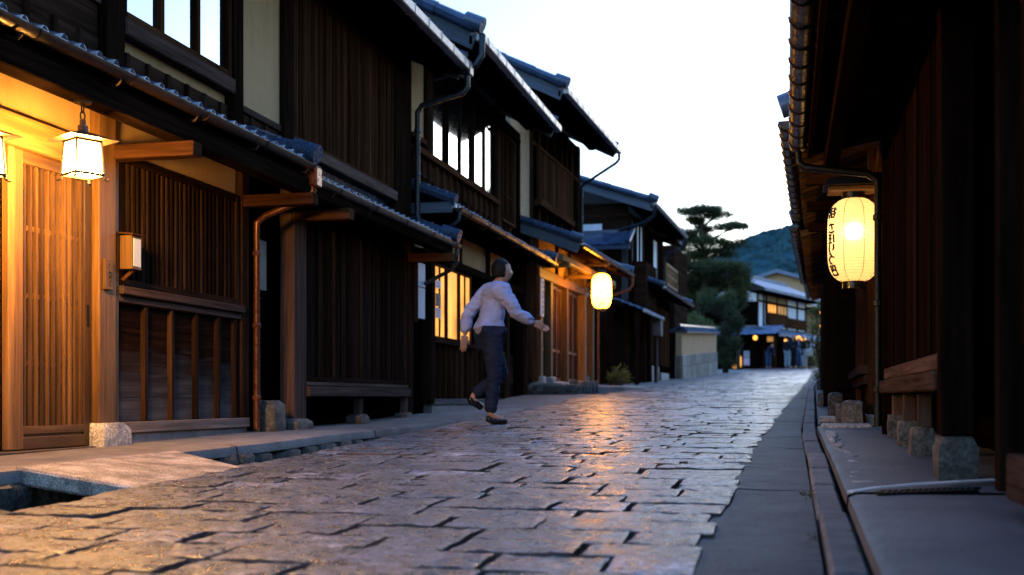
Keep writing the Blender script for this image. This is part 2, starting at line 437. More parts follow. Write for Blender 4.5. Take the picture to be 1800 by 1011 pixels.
# left path along the fronts, its rough edge and the open drain
PZ=[(-3,.24),(4,.25),(7.5,.285),(8.6,.305),(10.1,.315),(11.4,.33),(13.2,.385),(14.2,.415),(16,.50),(19.3,.66)]
def pz(y): return lerp_t(PZ,y)
mb=MB(); 
for a,b in ((-3,6.9),(6.92,9.5),(9.52,13.2),(13.22,16.4),(16.42,19.3)):
    n=10; rk=random.Random(int(a*7)); r=rk.random()
    ed=lambda yy: (-3.56 if yy<12 else -3.56+.07*(yy-12)) 
    mb.grid([[(-6.2,yy,pz(yy)-.01),(-4.3,yy,pz(yy)-.008),(ed(yy)-.05,yy,pz(yy)),(ed(yy)+.0,yy,pz(yy)-.01),(ed(yy)+.012,yy,pz(yy)-.05),(ed(yy)+.012,yy,pz(yy)-.07)] for yy in [a+(b-a)*i/n for i in range(n+1)]],0,None,r)
struct(mb.build('path',M['concrete'],smooth=30))
mb=MB(); rk=random.Random(4); y=-2
while y<19:
    L=rk.uniform(.2,.5); x=-3.6 if y<12 else -3.6+.07*(y-12)
    mb.rock((x-.02+rk.uniform(-.012,.012),y+L/2,pz(y)-.16),.09,L/2,.115,seed=y,n=6,amp=.25,sq=.9)
    mb.rock((LX(y)-.05,y+L/2,zr(y)-.19),.06,L/2,.14,seed=y+50,n=6,amp=.25,sq=.9)
    y+=L*.97
struct(mb.build('drain_wall',M['stone_dark'],smooth=60))
mb=MB(); mb.grid([[(-3.75,yy,min(pz(yy),zr(yy))-.32),(-2.95,yy,min(pz(yy),zr(yy))-.32)] for yy in [-3+i for i in range(23)]])
struct(mb.build('drain',M['stone_dark'],smooth=180))
# verge strip between the drain and the setts
mb=MB(); mb.grid([[(LX(yy)-.055,yy,zr(yy)-.03),(LX(yy)+.1,yy,zr(yy)-.022)] for yy in [-3+.5*i for i in range(150)]])
struct(mb.build('road_margin',M['asphalt'],smooth=180))
# terrace in front of the lamp-lit inn and the ground further up
mb=MB()
mb.prism([(-5.2,19.32,.3),(-3.78,19.32,.3),(-3.5,24.6,.3),(-5.0,24.6,.3)],(0,0,.55))
mb.prism([(-3.79,20.9,.3),(-3.02,21.6,.3),(-2.9,24.8,.3),(-3.51,24.6,.3)],(0,0,.53))
struct(mb.build('terrace',M['concrete'],bevel=.03))
mb=MB(); rk=random.Random(9)
for i in range(5):
    mb.rock((-4.45+.22*i+rk.uniform(-.03,.03),19.27,.58),.13,.09,.15,seed=i+3,n=6,amp=.3,sq=.8)
    mb.rock((-4.4+.2*i,19.26,.72),.12,.07,.09,seed=i+23,n=6,amp=.3,sq=.8)
for i in range(9): mb.rock((-3.74+.03*i,19.45+.19*i,.65+.012*i),.07,.11,.17,seed=i+40,n=6,amp=.3,sq=.8)
struct(mb.build('terrace_edge',M['stone_dark'],smooth=60))
mb=MB(); mb.grid([[(-9,yy,zr(yy)-.05),(LX(yy)-.03,yy,zr(yy)-.035)] for yy in [24.5+1.5*i for i in range(35)]])
mb.grid([[(KX(yy)+.1,yy,zr(yy)-.03),(12,yy,zr(yy)-.05)] for yy in [56+1.5*i for i in range(14)]])
struct(mb.build('upper_pavement',M['concrete'],smooth=180))

# stone slab over the drain, loose rocks in the drain
mb=MB(); T=[(-3.6,4.72,.262),(-2.98,4.80,.168),(-2.93,5.82,.2),(-3.6,6.2,.275)]
mb.prism([(a,b,c-.085) for a,b,c in T],(0,0,.085))
tag(mb.build('stone_slab',M['slab'],bevel=.012),'speckled granite slab bridging the open drain in front of the lit lattice door','stone slab')
for i,(x,y,z,rr,l) in enumerate([(-3.32,4.15,.06,.13,'large mossy rock lying in the open drain at the left edge'),(-3.17,4.42,0.03,.08,'small dark rock in the drain just under the granite slab')]):
    mb=MB(); mb.rock((x,y,z-.04),rr,rr*1.2,rr*.8,seed=i+2,n=10,amp=.3,sq=.4)
    tag(mb.build('rock',M['stone_dark'],smooth=60),l,'rock','rocks in the drain')

# drain grate and pale lip across the right pavement
t=thing('drain_grate','dark slotted drain grate set in the pavement with a pale curved lip','drain grate',(.5,4.4,.24))
mb=MB()
P=[(.225,4.40,.2385),(.33,4.49,.249),(.48,4.60,.2565),(.64,4.70,.262),(.85,4.81,.269)]
for a,b in zip(P,P[1:]): mb.beam((a[0],a[1],a[2]+.004),(b[0],b[1],b[2]+.004),.03,.006)
mb.build('lip',M['paper_white'],t)
mb=MB(); q=Vector((.33,4.375,.2385)); e=Vector((.34,.16,.006))
for i in range(15):
    c=q+e*((i+.5)/15); mb.beam(c+Vector((-.008,-.055,0)),c+Vector((.02,.055,.004)),.011,.012)
mb.beam(q+Vector((-.015,-.06,0)),q+e+Vector((.01,-.06,0)),.014,.016); mb.beam(q+Vector((.01,.06,.002)),q+e+Vector((.035,.06,.002)),.014,.016)
mb.build('slots',M['iron'],t)

# mountain
mb=MB(); rows=[]; XS=[-420+5*i for i in range(169)]
def ridge(x):
    return lerp_t([(-420,8),(-130,16),(-60,34),(-34,50),(-19,60.5),(-10,64.5),(0,66.5),(10,68),(45,73),(130,90),(300,60),(420,30)],x)
for j in range(31):
    v=j/30; row=[]
    for x in XS:
        h=ridge(x)*math.sin(v*math.pi/2)**.85
        yy=330+150*v+14*noise.noise(Vector((x*.02,v*3,3)))
        h+=v*(1.0-.2*v)*(4*noise.noise(Vector((x*.03,v*5,1)))+2.2*abs(noise.noise(Vector((x*.11,v*14,5))))+1.1*noise.noise(Vector((x*.31,v*30,8))))
        row.append((x,yy,h+1.5))
    rows.append(row)
for j in range(6): rows.append([(x,490+25*j,ridge(x)*(1-.06*(j+1))) for x in XS])
mb.grid(rows)
rk=random.Random(6)
for i in range(420):
    x=rk.uniform(-70,60); z=ridge(x)+rk.uniform(-1.2,1.6); yy=480
    mb.rock((x,yy+rk.uniform(-6,4),z),rk.uniform(.8,1.9),1.6,rk.uniform(.9,2.2),seed=i,n=4,amp=.5,sq=0)
for i in range(1500):
    v=rk.uniform(.25,.97); x=rk.uniform(-60,60); z=ridge(x)*math.sin(v*math.pi/2)**.85
    mb.rock((x,327+150*v,z+1.0),rk.uniform(1,2.2),1.6,rk.uniform(1,2.2),seed=i,n=4,amp=.5,sq=0)
struct(mb.build('hill',M['hill'],smooth=180))

# ------------------------------------------------------------------ house kit (x = outward from the left-hand fronts, y along the street)
def tile_roof(mb,y0,y1,xe,ze,xt,zt,per=.168,row=.2,seg=6,ends=True):
    L=math.hypot(xt-xe,zt-ze); ux=(xt-xe)/L; uz=(zt-ze)/L
    nx,nz=(-uz,ux) if ux>0 else (uz,-ux)
    n=int(round((y1-y0)/per)); per=(y1-y0)/n
    def hh(t): return .034*math.sin(math.pi*t/.4) if t<.4 else -.010*math.sin(math.pi*(t-.4)/.6)
    ss=[]
    for k in range(n):
        for i in range(seg): ss.append((k+i/seg,i/seg))
    ss.append((n,0)); D=[(0,-.03),(0,.026)]; d=0; nr=max(1,int(round(L/row)))
    for k in range(1,nr+1):
        D.append((L*k/nr,0)); 
        if k<nr: D.append((L*k/nr,.026))
    jit=[random.uniform(-.006,.006) for _ in range(n+1)]
    rows=[[(xe+ux*dd+nx*(hh(t)+lf+jit[int(s)]),y0+s*per,ze+uz*dd+nz*(hh(t)+lf+jit[int(s)])) for s,t in ss] for dd,lf in D]
    mb.grid(rows,0)
    # underside closing sheet
    mb.grid([[(xe,y0,ze-.035),(xe,y1,ze-.035)],[(xt,y0,zt-.035),(xt,y1,zt-.035)]],0)
    if ends:
        o=1 if ux<0 else -1
        for k in range(n):
            yc=y0+(k+.2)*per+random.uniform(-.004,.004); zc=ze+.022+jit[k]; r=min(.042,per*.22)
            pr=[]
            for a in range(9):
                th=math.pi*a/8; pr.append((xe+o*.012,yc+r*math.cos(th),zc+r*math.sin(th)))
            pr+= [(xe+o*.012,yc-r*.92,zc-.04),(xe+o*.012,yc,zc-.052),(xe+o*.012,yc+r*.92,zc-.04)]
            mb.prism(pr,(-o*.05,0,0),1)
def verge(mb,yv,xe,ze,xt,zt,r=.075,m=0):
    n=7; P=[Vector((xe,yv,ze+.05)).lerp(Vector((xt,yv,zt+.05)),i/n) for i in range(n+1)]
    for a,b in zip(P,P[1:]): mb.tube([a,b+(b-a)*.06],[r,r*.86],8,m)
def rafters(mb,y0,y1,xe,ze,xt,zt,step=.3,w=.05,h=.07,drop=.075):
    n=int((y1-y0)/step)
    for k in range(n+1):
        yy=y0+.06+(y1-y0-.12)*k/n
        mb.beam((xe-.02 if xt<xe else xe+.02,yy,ze-drop),(xt,yy,zt-drop),w,h)
def halfpipe(mb,p0,p1,r=.055,m=0,seams=.9,side=1):
    p0=Vector(p0);p1=Vector(p1); d=(p1-p0); L=d.length; d/=L; up=Vector((0,0,1)); sd=d.cross(up).normalized()
    n=8; N=max(2,int(L/.6)); rows=[]
    for i in range(N+1):
        c=p0+d*L*i/N; rows.append([c+sd*r*math.cos(math.pi*k/n)-up*r*math.sin(math.pi*k/n) for k in range(n+1)])
    mb.grid(rows,m); r2=r*.86
    mb.grid([[c*1 for c in ([p0+d*L*i/N+sd*r2*math.cos(math.pi*k/n)-up*(r2*math.sin(math.pi*k/n)-.002) for k in range(n+1)])] for i in range(N+1)],m)
    for e in (p0,p1): mb.poly([e+sd*r*math.cos(math.pi*k/n)-up*r*math.sin(math.pi*k/n) for k in range(n+1)],m)
    k=0
    while (k+.5)*seams<L:
        c=p0+d*(k+.5)*seams
        mb.tube([c+sd*r*1.06*math.cos(math.pi*q/8)-up*r*1.06*math.sin(math.pi*q/8) for q in range(9)],.0045,5,m); k+=1
def hooks(g,p0,p1,r=.06,step=.9,inx=-.12,T=None):
    """each gutter hook is a part of the gutter g"""
    p0=Vector(p0);p1=Vector(p1); L=(p1-p0).length; k=0
    while (k+.35)*step<L:
        mb=MB(T); c=p0.lerp(p1,(k+.35)*step/L); k+=1
        mb.tube([c+Vector((inx,0,.0)),c+Vector((inx*.55,0,-.05)),c+Vector((inx*.3,0,-r*1.55)),c+Vector((r*.2,0,-r*1.75)),c+Vector((r*.7,0,-r*1.2))],.009,5)
        mb.build('gutter_hook',M['copper'],g,smooth=60)
def slats(mb,x,y0,y1,z0,z1,n,w,d,m=0,j=.002):
    for k in range(n):
        yc=y0+(y1-y0)*(k+.5)/n+random.uniform(-j,j); mb.box(x,x+d,yc-w/2,yc+w/2,z0,z1,m)
def frame(mb,x,y0,y1,z0,z1,w,d,m=0):
    mb.box(x,x+d,y0,y0+w,z0,z1,m); mb.box(x,x+d,y1-w,y1,z0,z1,m)
    mb.box(x+.002,x+d-.002,y0+w,y1-w,z0,z0+w,m); mb.box(x+.002,x+d-.002,y0+w,y1-w,z1-w,z1,m)
def lattice(name,root,x,y0,y1,z0,z1,n,w,d,mat,back,fw=.05,rails=(),stiles=(),slm=None,backoff=.05,T=None):
    mb=MB(T); frame(mb,x,y0,y1,z0,z1,fw,d+.02)
    for s_ in stiles: mb.box(x,x+d+.016,s_-.025,s_+.025,z0+fw,z1-fw)
    f=mb.build(name,mat,root,bevel=.004)
    mb=MB(T); slats(mb,x+.004,y0+fw,y1-fw,z0+fw,z1-fw,n,w,d)
    for z in rails: mb.box(x-.012,x+.003,y0+fw,y1-fw,z-.02,z+.02); mb.box(x+.012,x+d*.6,y0+fw,y1-fw,z-.011,z+.011)
    mb.build('slat',slm or mat,f)
    mb=MB(T); mb.box(x-backoff-.012,x-backoff,y0+fw*.5,y1-fw*.5,z0+fw*.5,z1-fw*.5); mb.build('backing_pane',back,f)
    return f
def window(root,x,y0,y1,z0,z1,n,fw,d,mat,glass,mull=.035,trans=(),T=None):
    mb=MB(T); frame(mb,x,y0,y1,z0,z1,fw,d)
    for k in range(1,n):
        yc=y0+(y1-y0)*k/n; mb.box(x+.004,x+d-.006,yc-mull/2,yc+mull/2,z0+fw,z1-fw)
    for z in trans: mb.box(x+.008,x+d-.014,y0+fw,y1-fw,z-.012,z+.012)
    f=mb.build('window',mat,root,bevel=.003)
    mb=MB(T); g=(y1-y0-2*fw)/n
    for k in range(n):
        a=y0+fw+g*k; mb.box(x+.012,x+.018+.002*(k%2),a+.003,a+g-.003,z0+fw*.6,z1-fw*.6)
    mb.build('glass_pane',glass,f); return f
def boxpart(root,name,mat,boxes,bevel=.005,T=None,label=None,jit=0):
    """every box is a part of its own"""
    first=None
    for b in boxes:
        mb=MB(T); mb.box(*b); o=mb.build(name,mat,root,bevel=bevel); first=first or o
        if label: o['label']=label
    return first
def rockpart(root,name,mat,rocks,T=None):
    for c,rx,ry,rz_,sd,amp in rocks:
        mb=MB(T); mb.rock(c,rx,ry,rz_,seed=sd,n=8,amp=amp,sq=.95); mb.build(name,mat,root,smooth=50)
def beampart(root,name,mat,beams,T=None):
    for p0,p1,w_,h_ in beams:
        mb=MB(T); mb.beam(p0,p1,w_,h_); mb.build(name,mat,root,bevel=.005)
def planks(mb,x,y0,y1,z0,z1,n,d=.02,vert=True):
    for k in range(n):
        o=random.uniform(-.004,.004)
        if vert: a=y0+(y1-y0)*k/n; b=y0+(y1-y0)*(k+1)/n; mb.box(x-d,x+o,a+.002,b-.002,z0,z1)
        else: a=z0+(z1-z0)*k/n; b=z0+(z1-z0)*(k+1)/n; mb.box(x-d,x+o+.004*(n-k)/n,y0,y1,a+.002,b+.006)
def pent(root,y0,y1,xe,ze,xt,zt,gmat,gr=.052,per=.168,rmat=None,verge0=True,verge1=True,gname='gutter',gz=-.02,gx=.05,hook=True,row=.2):
    """lower tiled eave with rafters, soffit, gutter"""
    mb=MB(); tile_roof(mb,y0,y1,xe,ze,xt,zt,per,row); 
    if verge0: verge(mb,y0-.01,xe+.02,ze+.02,xt,zt+.02)
    if verge1: verge(mb,y1+.01,xe+.02,ze+.02,xt,zt+.02)
    mb.beam((xt+.03,y0,zt+.05),(xt+.03,y1,zt+.05),.12,.10); mb.tube([(xt+.05,y0-.02,zt+.12),(xt+.05,y1+.02,zt+.12)],.06,8)
    if verge1: mb.tube([(xe+.08,y1+.015,ze+.08),(xe-.14,y1+.015,ze+.15)],[.085,.09],10); 
    t=mb.build('tiled_eave',[M['tile'],M['tile_end']],root,smooth=40)
    rm=rmat or M['wood']
    mb=MB(); rafters(mb,y0,y1,xe,ze,xt,zt)
    mb.box(xe-.045,xe-.018,y0,y1,ze-.10,ze-.037)
    mb.build('rafter',rm,t)
    mb=MB(); mb.grid([[(xe-.05,y0,ze-.042),(xe-.05,y1,ze-.042)],[(xt,y0,zt-.042),(xt,y1,zt-.042)]]); mb.build('soffit',rm,t)
    mb=MB(); halfpipe(mb,(xe+gx,y0,ze+gz),(xe+gx,y1+.04,ze+gz),gr)
    g=mb.build(gname,gmat,root,smooth=45)
    if hook:
        hooks(g,(xe+gx,y0,ze+gz),(xe+gx,y1,ze+gz),gr)
    return t,g
def main_roof(root,y0,y1,xe,ze,slope,xr,wall_x,back_x,T=None,bargemat=None,boxg=True,per=.2,gy0=None):
    """pitched roof: street slope with tiles, eave soffit, rafters, box gutter, bargeboards and plain rear slope"""
    zt=ze+slope*(xe-xr); nr=max(2,int((xe-xr)/.4))
    mb=MB(T); tile_roof(mb,y0,y1,xe,ze,xr,zt,per,.34,6)
    xb=back_x; mb.grid([[(xr,y0,zt),(xr,y1,zt)],[(xb,y0,zt-slope*(xr-xb)),(xb,y1,zt-slope*(xr-xb))]])
    verge(mb,y0-.02,xe+.03,ze+.02,xr,zt+.02,.085); verge(mb,y1+.02,xe+.03,ze+.02,xr,zt+.02,.085)
    verge(mb,y0+.25,xe-.02,ze+.04,xr,zt+.04,.07)
    mb.box(xr-.14,xr+.14,y0-.04,y1+.04,zt,zt+.24); mb.tube([(xr,y0-.1,zt+.28),(xr,y1+.1,zt+.28)],.1,8)
    mb.tube([(xe+.12,y0-.02,ze+.07),(xe-.1,y0-.02,ze+.16)],[.10,.105],10)
    t=mb.build('roof',[M['tile'],M['tile_end']],root,smooth=40)
    for yy in (y0+.01,y1-.05):
        mb=MB(T); mb.beam((xe,yy+.02,ze-.10),(xr,yy+.02,zt-.10),.045,.2); mb.build('bargeboard',bargemat or M['board_blue'],t)
        mb=MB(T); mb.beam((xr,yy+.02,zt-.10),(xb,yy+.02,zt-slope*(xr-xb)-.10),.045,.2); mb.build('bargeboard',bargemat or M['board_blue'],t)
    mb=MB(T); rafters(mb,y0,y1,xe,ze,wall_x-.1,ze+slope*(xe-wall_x+.1),.36,.06,.08,.09); mb.box(xe-.06,xe-.025,y0,y1,ze-.13,ze-.037)
    mb.box(wall_x+.32,wall_x+.44,y0+.1,y1-.1,ze+slope*(xe-wall_x-.38)-.27,ze+slope*(xe-wall_x-.38)-.125)
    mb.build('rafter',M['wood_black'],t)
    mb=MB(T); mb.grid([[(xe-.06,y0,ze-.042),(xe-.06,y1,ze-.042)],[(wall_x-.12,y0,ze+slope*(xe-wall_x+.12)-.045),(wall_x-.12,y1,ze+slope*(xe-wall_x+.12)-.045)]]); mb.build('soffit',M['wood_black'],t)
    if boxg:
        a=y0 if gy0 is None else gy0
        mb=MB(T); mb.box(xe+.02,xe+.12,a,y1+.05,ze-.10,ze+.005)
        k=a+.25
        while k<y1: mb.box(xe+.013,xe+.127,k-.012,k+.012,ze-.106,ze+.011); k+=.46
        g=mb.build('gutter',M['gutter_pale'],root,bevel=.01)
        k=a+.1
        while k<y1:
            mb=MB(T); mb.tube([(xe-.05,k,ze-.11),(xe+.03,k,ze-.115),(xe+.05,k,ze-.15)],.008,5); k+=.46; mb.build('gutter_hook',M['iron'],g)
    return t
def pipe(root,pts,r,mat,T=None,name='downpipe',clips=True):
    r*=.82; mb=MB(T); mb.tube(pts,r,10)
    o=mb.build(name,mat,root,smooth=50)
    p,q=Vector(pts[-2]),Vector(pts[-1])
    if clips:
        for f in (.15,.5,.85):
            mb=MB(T); c=p.lerp(q,f); mb.lathe((c.x,c.y,c.z),[(r*1.15,-.02),(r*1.25,-.012),(r*1.25,.012),(r*1.15,.02)],10); mb.build('pipe_clip',mat,o)
    return o

# ------------------------------------------------------------------ house 1: lamp-lit townhouse, left foreground
W=M['wood']; WM=M['wood_mid']; WB=M['wood_black']
h=thing('townhouse','dark timber townhouse at left with lit lattice door and wide slatted upper shutter','townhouse',(-4.45,8,.26))
X=-4.45
# solid body behind everything
mb=MB(); mb.box(-10,X-.16,2.6,13.08,.2,4.9); mb.build('wall',WB,h)
# ground storey, lit entrance
boxpart(h,'threshold',M['wood_gray'],[(X-.1,X+.05,3.2,6.62,.235,.275)])
def sdoor(y0,y1,x):
    mb=MB(); frame(mb,x,y0,y1,.28,2.075,.075,.045); mb.box(x+.003,x+.04,y0+.075,y1-.075,.37,.42)
    d=mb.build('sliding_door',M['wood_door'],h,bevel=.004)
    mb=MB(); mb.box(x+.012,x+.024,y0+.07,y1-.07,.35,.38); mb.build('bottom_panel',M['wood_door'],d)
    mb=MB(); slats(mb,x+.012,y0+.075,y1-.075,.42,2.0,11,.020,.024)
    for z in (.80,1.21,1.62): mb.box(x-.004,x+.02,y0+.07,y1-.07,z-.014,z+.014)
    mb.build('slat',M['wood_door'],d)
    mb=MB(); mb.box(x-.02,x-.012,y0+.07,y1-.07,.4,2.02); mb.build('glass_pane',M['door_glass'],d)
    mb=MB(); mb.box(x+.038,x+.0475,y1-.052,y1-.028,1.06,1.20); mb.build('handle',M['iron'],d)
sdoor(5.86,6.62,X-.045); sdoor(5.02,5.80,X-.10); sdoor(4.2,4.98,X-.045); sdoor(3.4,4.16,X-.1)
boxpart(h,'lintel',M['wood_light'],[(X-.06,X+.035,3.2,6.63,2.08,2.27),(X-.05,X+.0,5.80,5.858,.28,2.08)],.006)
boxpart(h,'plaster_panel',M['plaster'],[(X-.1,X-.02,3.2,6.63,2.27,2.86)],0)
boxpart(h,'post',M['wood_door'],[(X-.1,X+.045,6.635,6.835,.41,2.86),(X-.12,X+.005,6.838,6.93,.26,2.86)],.008)
mb=MB(); mb.rock((X-.02,6.76,.32),.13,.16,.105,seed=4,n=8,amp=.10,sq=.95); mb.build('base_stone',M['stone_light'],h,smooth=50)
# slatted ground window over weathered boards
lattice('lattice_window',h,X-.06,6.94,8.72,1.36,2.28,26,.024,.03,W,M['glass_dark'],.055,rails=(1.98,))
boxpart(h,'plaster_panel',M['plaster'],[(X-.1,X-.05,6.94,8.72,2.30,2.86)],0)
boxpart(h,'window_sill',M['wood_bench'],[(X-.08,X+.0,6.94,8.74,1.25,1.30),(X-.08,X+.035,6.935,8.745,1.302,1.36)],.006)
mb=MB(); planks(mb,X-.05,6.94,8.74,.425,1.25,5,.02,False); pw=mb.build('plank_wall',M['wood_plank'],h,bevel=.003)
boxpart(pw,'batten',W,[(X-.052,X-.012,yy-.022,yy+.022,.425,1.248) for yy in (7.30,7.66,8.02,8.37,8.66)],.003)
boxpart(h,'sill_beam',M['wood_gray'],[(X-.1,X+.01,6.94,8.87,.345,.425)],.006)
boxpart(h,'foundation',M['concrete'],[(X-.1,X-.01,6.97,8.85,.1,.345)],.004)
boxpart(h,'post',W,[(X-.12,X+.0,8.745,8.875,.43,2.86)],.006)
# second bay: recessed dark doorway, lattice bay on posts
boxpart(h,'entrance_recess',WB,[(X-1.3,X-1.2,8.88,9.5,.2,2.7),(X-.9,X-.1,9.475,9.495,.3,2.7)],0)
x2=-4.35
boxpart(h,'post',M['wood_bench'],[(x2-.14,x2+.0,9.56,9.70,.37,2.5),(x2-.1,x2-.0,9.705,9.83,.37,2.5)],.006)
rockpart(h,'base_stone',M['stone'],[((x2-.06,9.66,.33),.13,.17,.075,9,.08),((x2-.06,11.28,.35),.09,.11,.07,11,.08),((x2-.06,12.74,.35),.09,.11,.07,13,.08)])
lb=lattice('lattice_bay',h,x2-.07,9.84,12.78,.74,2.30,54,.022,.03,W,M['glass_dark'],.05,rails=(1.23,1.93),stiles=(10.57,11.31,12.04),slm=W)
boxpart(h,'bay_sill',M['wood_bench'],[(x2-.1,x2+.03,9.84,12.77,.605,.70),(x2-.1,x2+.0,9.84,12.77,.703,.742)],.008)
for yy in (11.28,12.74): boxpart(h,'bay_leg',M['wood_bench'],[(x2-.09,x2-.01,yy-.04,yy+.04,.40,.604)],.005)
boxpart(h,'corner_post',W,[(x2-.12,x2+.005,12.80,12.93,.32,2.5)],.006)
boxpart(h,'purlin',W,[(-4.03,-3.89,3.0,13.05,2.30,2.43)],.008)
boxpart(h,'bracket_arm',WM,[(-4.5,-3.82,yy-.06,yy+.06,2.20,2.297) for yy in (4.45,6.87,8.82,9.63,12.86)],.006)
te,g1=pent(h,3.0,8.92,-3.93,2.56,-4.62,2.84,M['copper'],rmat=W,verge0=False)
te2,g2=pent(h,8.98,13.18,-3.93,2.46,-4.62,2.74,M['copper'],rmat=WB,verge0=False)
pipe(h,[(-3.88,8.90,2.50),(-3.88,8.90,2.33),(-3.93,8.90,2.27),(-4.30,8.885,2.14),(-4.385,8.88,2.08),(-4.385,8.88,.33)],.036,M['copper_red'])
boxpart(h,'rain_head',M['copper_red'],[(-3.94,-3.82,8.84,8.96,2.36,2.53)],.012)
pipe(h,[(-3.88,13.18,2.40),(-3.88,13.18,2.24),(-3.96,13.2,2.14),(-4.22,13.22,2.02),(-4.32,13.22,1.98)],.03,M['pipe_blue'],clips=False)
# upper storey
X2=X
boxpart(h,'upper_post',W,[(X2-.1,X2+.04,6.74,6.95,2.85,4.95),(X2-.1,X2+.03,8.545,8.715,2.85,4.95),(X2-.1,X2+.03,9.51,9.72,2.85,4.95),(X2-.1,X2+.03,12.5,13.08,2.75,4.95),(X2-.1,X2+.03,4.6,4.78,2.85,4.95)],.006)
boxpart(h,'upper_plaster',M['plaster'],[(X2-.1,X2-.02,8.72,9.505,3.06,4.5),(X2-.1,X2-.02,4.8,6.55,3.28,4.6),(X2-.1,X2-.055,6.96,8.54,2.95,3.10)],0)
boxpart(h,'rail',M['wood_bench'],[(X2-.1,X2+.0,8.72,9.505,3.0,3.057),(X2-.1,X2+.0,4.8,6.735,3.22,3.277)],.005)
mb=MB(); planks(mb,X2-.035,4.8,9.5,2.72,2.99,2,.02,False); pw=mb.build('plank_wall',W,h)
boxpart(pw,'batten',W,[(X2-.036,X2-.005,4.9+.27*q-.02,4.9+.27*q+.02,2.72,2.988) for q in range(17)],0)
boxpart(h,'plank_wall',W,[(X2-.1,X2-.03,4.8,6.73,2.99,3.22)],0)
window(h,X2-.045,6.96,8.535,3.21,4.55,3,.055,.06,M['wood_mid'],M['glass'],.05)
boxpart(h,'window_sill',M['wood_bench'],[(X2-.08,X2+.05,6.955,8.54,3.085,3.205)],.01)
lattice('slatted_shutter',h,X2-.03,9.725,12.49,2.99,4.5,72,.018,.022,WM,WB,.045,stiles=(10.55,11.15,11.75),backoff=.025)
boxpart(h,'shutter_sill',M['wood_bench'],[(X2-.08,X2+.06,9.72,12.5,2.87,2.985)],.01)
main_roof(h,3.0,13.2,-3.82,4.62,.45,-7.2,X,-10.5)
pipe(h,[(-3.74,13.15,4.58),(-3.74,13.15,4.32),(-3.80,13.14,4.25),(-4.3,13.12,4.13),(-4.36,13.12,4.05),(-4.36,13.12,2.55)],.042,M['pipe_blue'])
boxpart(h,'rain_head',M['pipe_blue'],[(-3.84,-3.69,13.09,13.25,4.46,4.64)],.015)

# ------------------------------------------------------------------ house 2: lit ground window, row of reflecting upper panes
h=thing('townhouse','dark townhouse with amber ground windows and tall sky-reflecting upper panes','townhouse',(-4.4,16,.5))
X=-4.42
mb=MB(); mb.box(-10,X-.12,13.12,19.35,.3,5.2); mb.build('wall',WB,h)
boxpart(h,'foundation',M['concrete'],[(X-.12,X+.0,13.9,19.3,.2,.50)],.004)
boxpart(h,'sill_beam',M['wood_gray'],[(X-.12,X+.02,13.9,19.3,.505,.58)],.005)
mb=MB(); planks(mb,X-.06,13.95,19.3,.58,1.30,3,.02,False); pw=mb.build('plank_wall',W,h)
boxpart(pw,'batten',WM,[(X-.061,X-.0,14+.26*q-.03,14+.26*q+.03,.585,1.295) for q in range(10)],0)
boxpart(h,'window_sill',WM,[(X-.08,X+.04,13.95,15.85,1.30,1.36)],.006)
for a,b,n_,gm in ((14.02,14.55,2,M['shoji']),(14.58,15.15,1,M['shoji']),(15.18,15.78,2,M['shoji'])): window(h,X-.05,a,b,1.365,2.34,n_,.032,.045,WM,gm,.025)
boxpart(h,'lintel',W,[(X-.1,X+.03,13.5,19.3,2.36,2.46)],.006)
boxpart(h,'plaster_panel',M['plaster'],[(X-.1,X-.03,13.3,15.1,2.465,2.84),(X-.1,X-.03,15.25,16.65,2.465,2.84),(X-.1,X-.03,16.8,17.9,2.465,2.84)],0)
boxpart(h,'post',W,[(X-.12,X+.02,13.82,13.95,.52,2.9),(X-.1,X+.015,15.12,15.24,2.462,2.9),(X-.1,X+.015,16.66,16.79,.6,2.9),(X-.1,X+.015,17.9,18.0,.6,2.9),(X-.1,X+.05,19.12,19.33,.55,2.9)],.006)
lattice('lattice_window',h,X-.05,16.85,17.85,1.3,2.35,16,.02,.03,W,M['glass_dark'],.04)
window(h,X-.05,18.1,18.5,1.9,2.33,2,.03,.045,WM,M['shoji_dim'],.02)
boxpart(h,'entrance_recess',WB,[(X-.04,X-.01,18.55,19.1,.6,2.35)],0)
# narrow dark passage beside the first house with the drainpipe
boxpart(h,'entrance_recess',WB,[(X-.5,X-.4,13.1,13.85,.2,2.6)],0)
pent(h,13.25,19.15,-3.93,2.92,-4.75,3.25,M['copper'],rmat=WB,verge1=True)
boxpart(h,'bargeboard',M['board_blue'],[(-4.7,-3.95,13.2,13.235,2.84,2.97)],.004)
pipe(h,[(-3.88,13.3,2.88),(-3.88,13.28,2.76),(-3.95,13.28,2.70),(-4.3,13.3,2.6)],.03,M['pipe_blue'],clips=False)
X2=-4.46
boxpart(h,'upper_plaster',M['plaster'],[(X2-.1,X2-.02,13.2,13.72,3.85,5.1)],0)
mb=MB(); planks(mb,X2-.03,13.2,18.5,3.16,3.62,2,.02,False); pw=mb.build('plank_wall',W,h)
boxpart(pw,'batten',WM,[(X2-.031,X2+.01,13.3+.31*q-.025,13.3+.31*q+.025,3.16,3.618) for q in range(17)],0)
boxpart(h,'rail',WM,[(X2-.08,X2+.06,13.2,17.4,3.62,3.70),(X2-.08,X2+.03,13.2,13.72,3.78,3.845)],.006)
boxpart(h,'upper_post',W,[(X2-.1,X2+.03,13.74,14.0,3.705,5.2),(X2-.1,X2+.04,17.32,17.5,3.16,5.2)],.006)
for k in range(5):
    a=14.03+k*.655; window(h,X2-.05+.02*(k%2),a,a+.64,3.71,4.88,1,.04,.045,W,M['glass'],.02)
boxpart(h,'lintel',W,[(X2-.1,X2+.03,13.74,17.5,4.885,5.0)],.005)
sh=lattice('shutter_case',h,X2-.0,17.55,18.45,3.42,4.85,5,.025,.03,WM,W,.05,rails=(3.65,3.88,4.11,4.34,4.57))
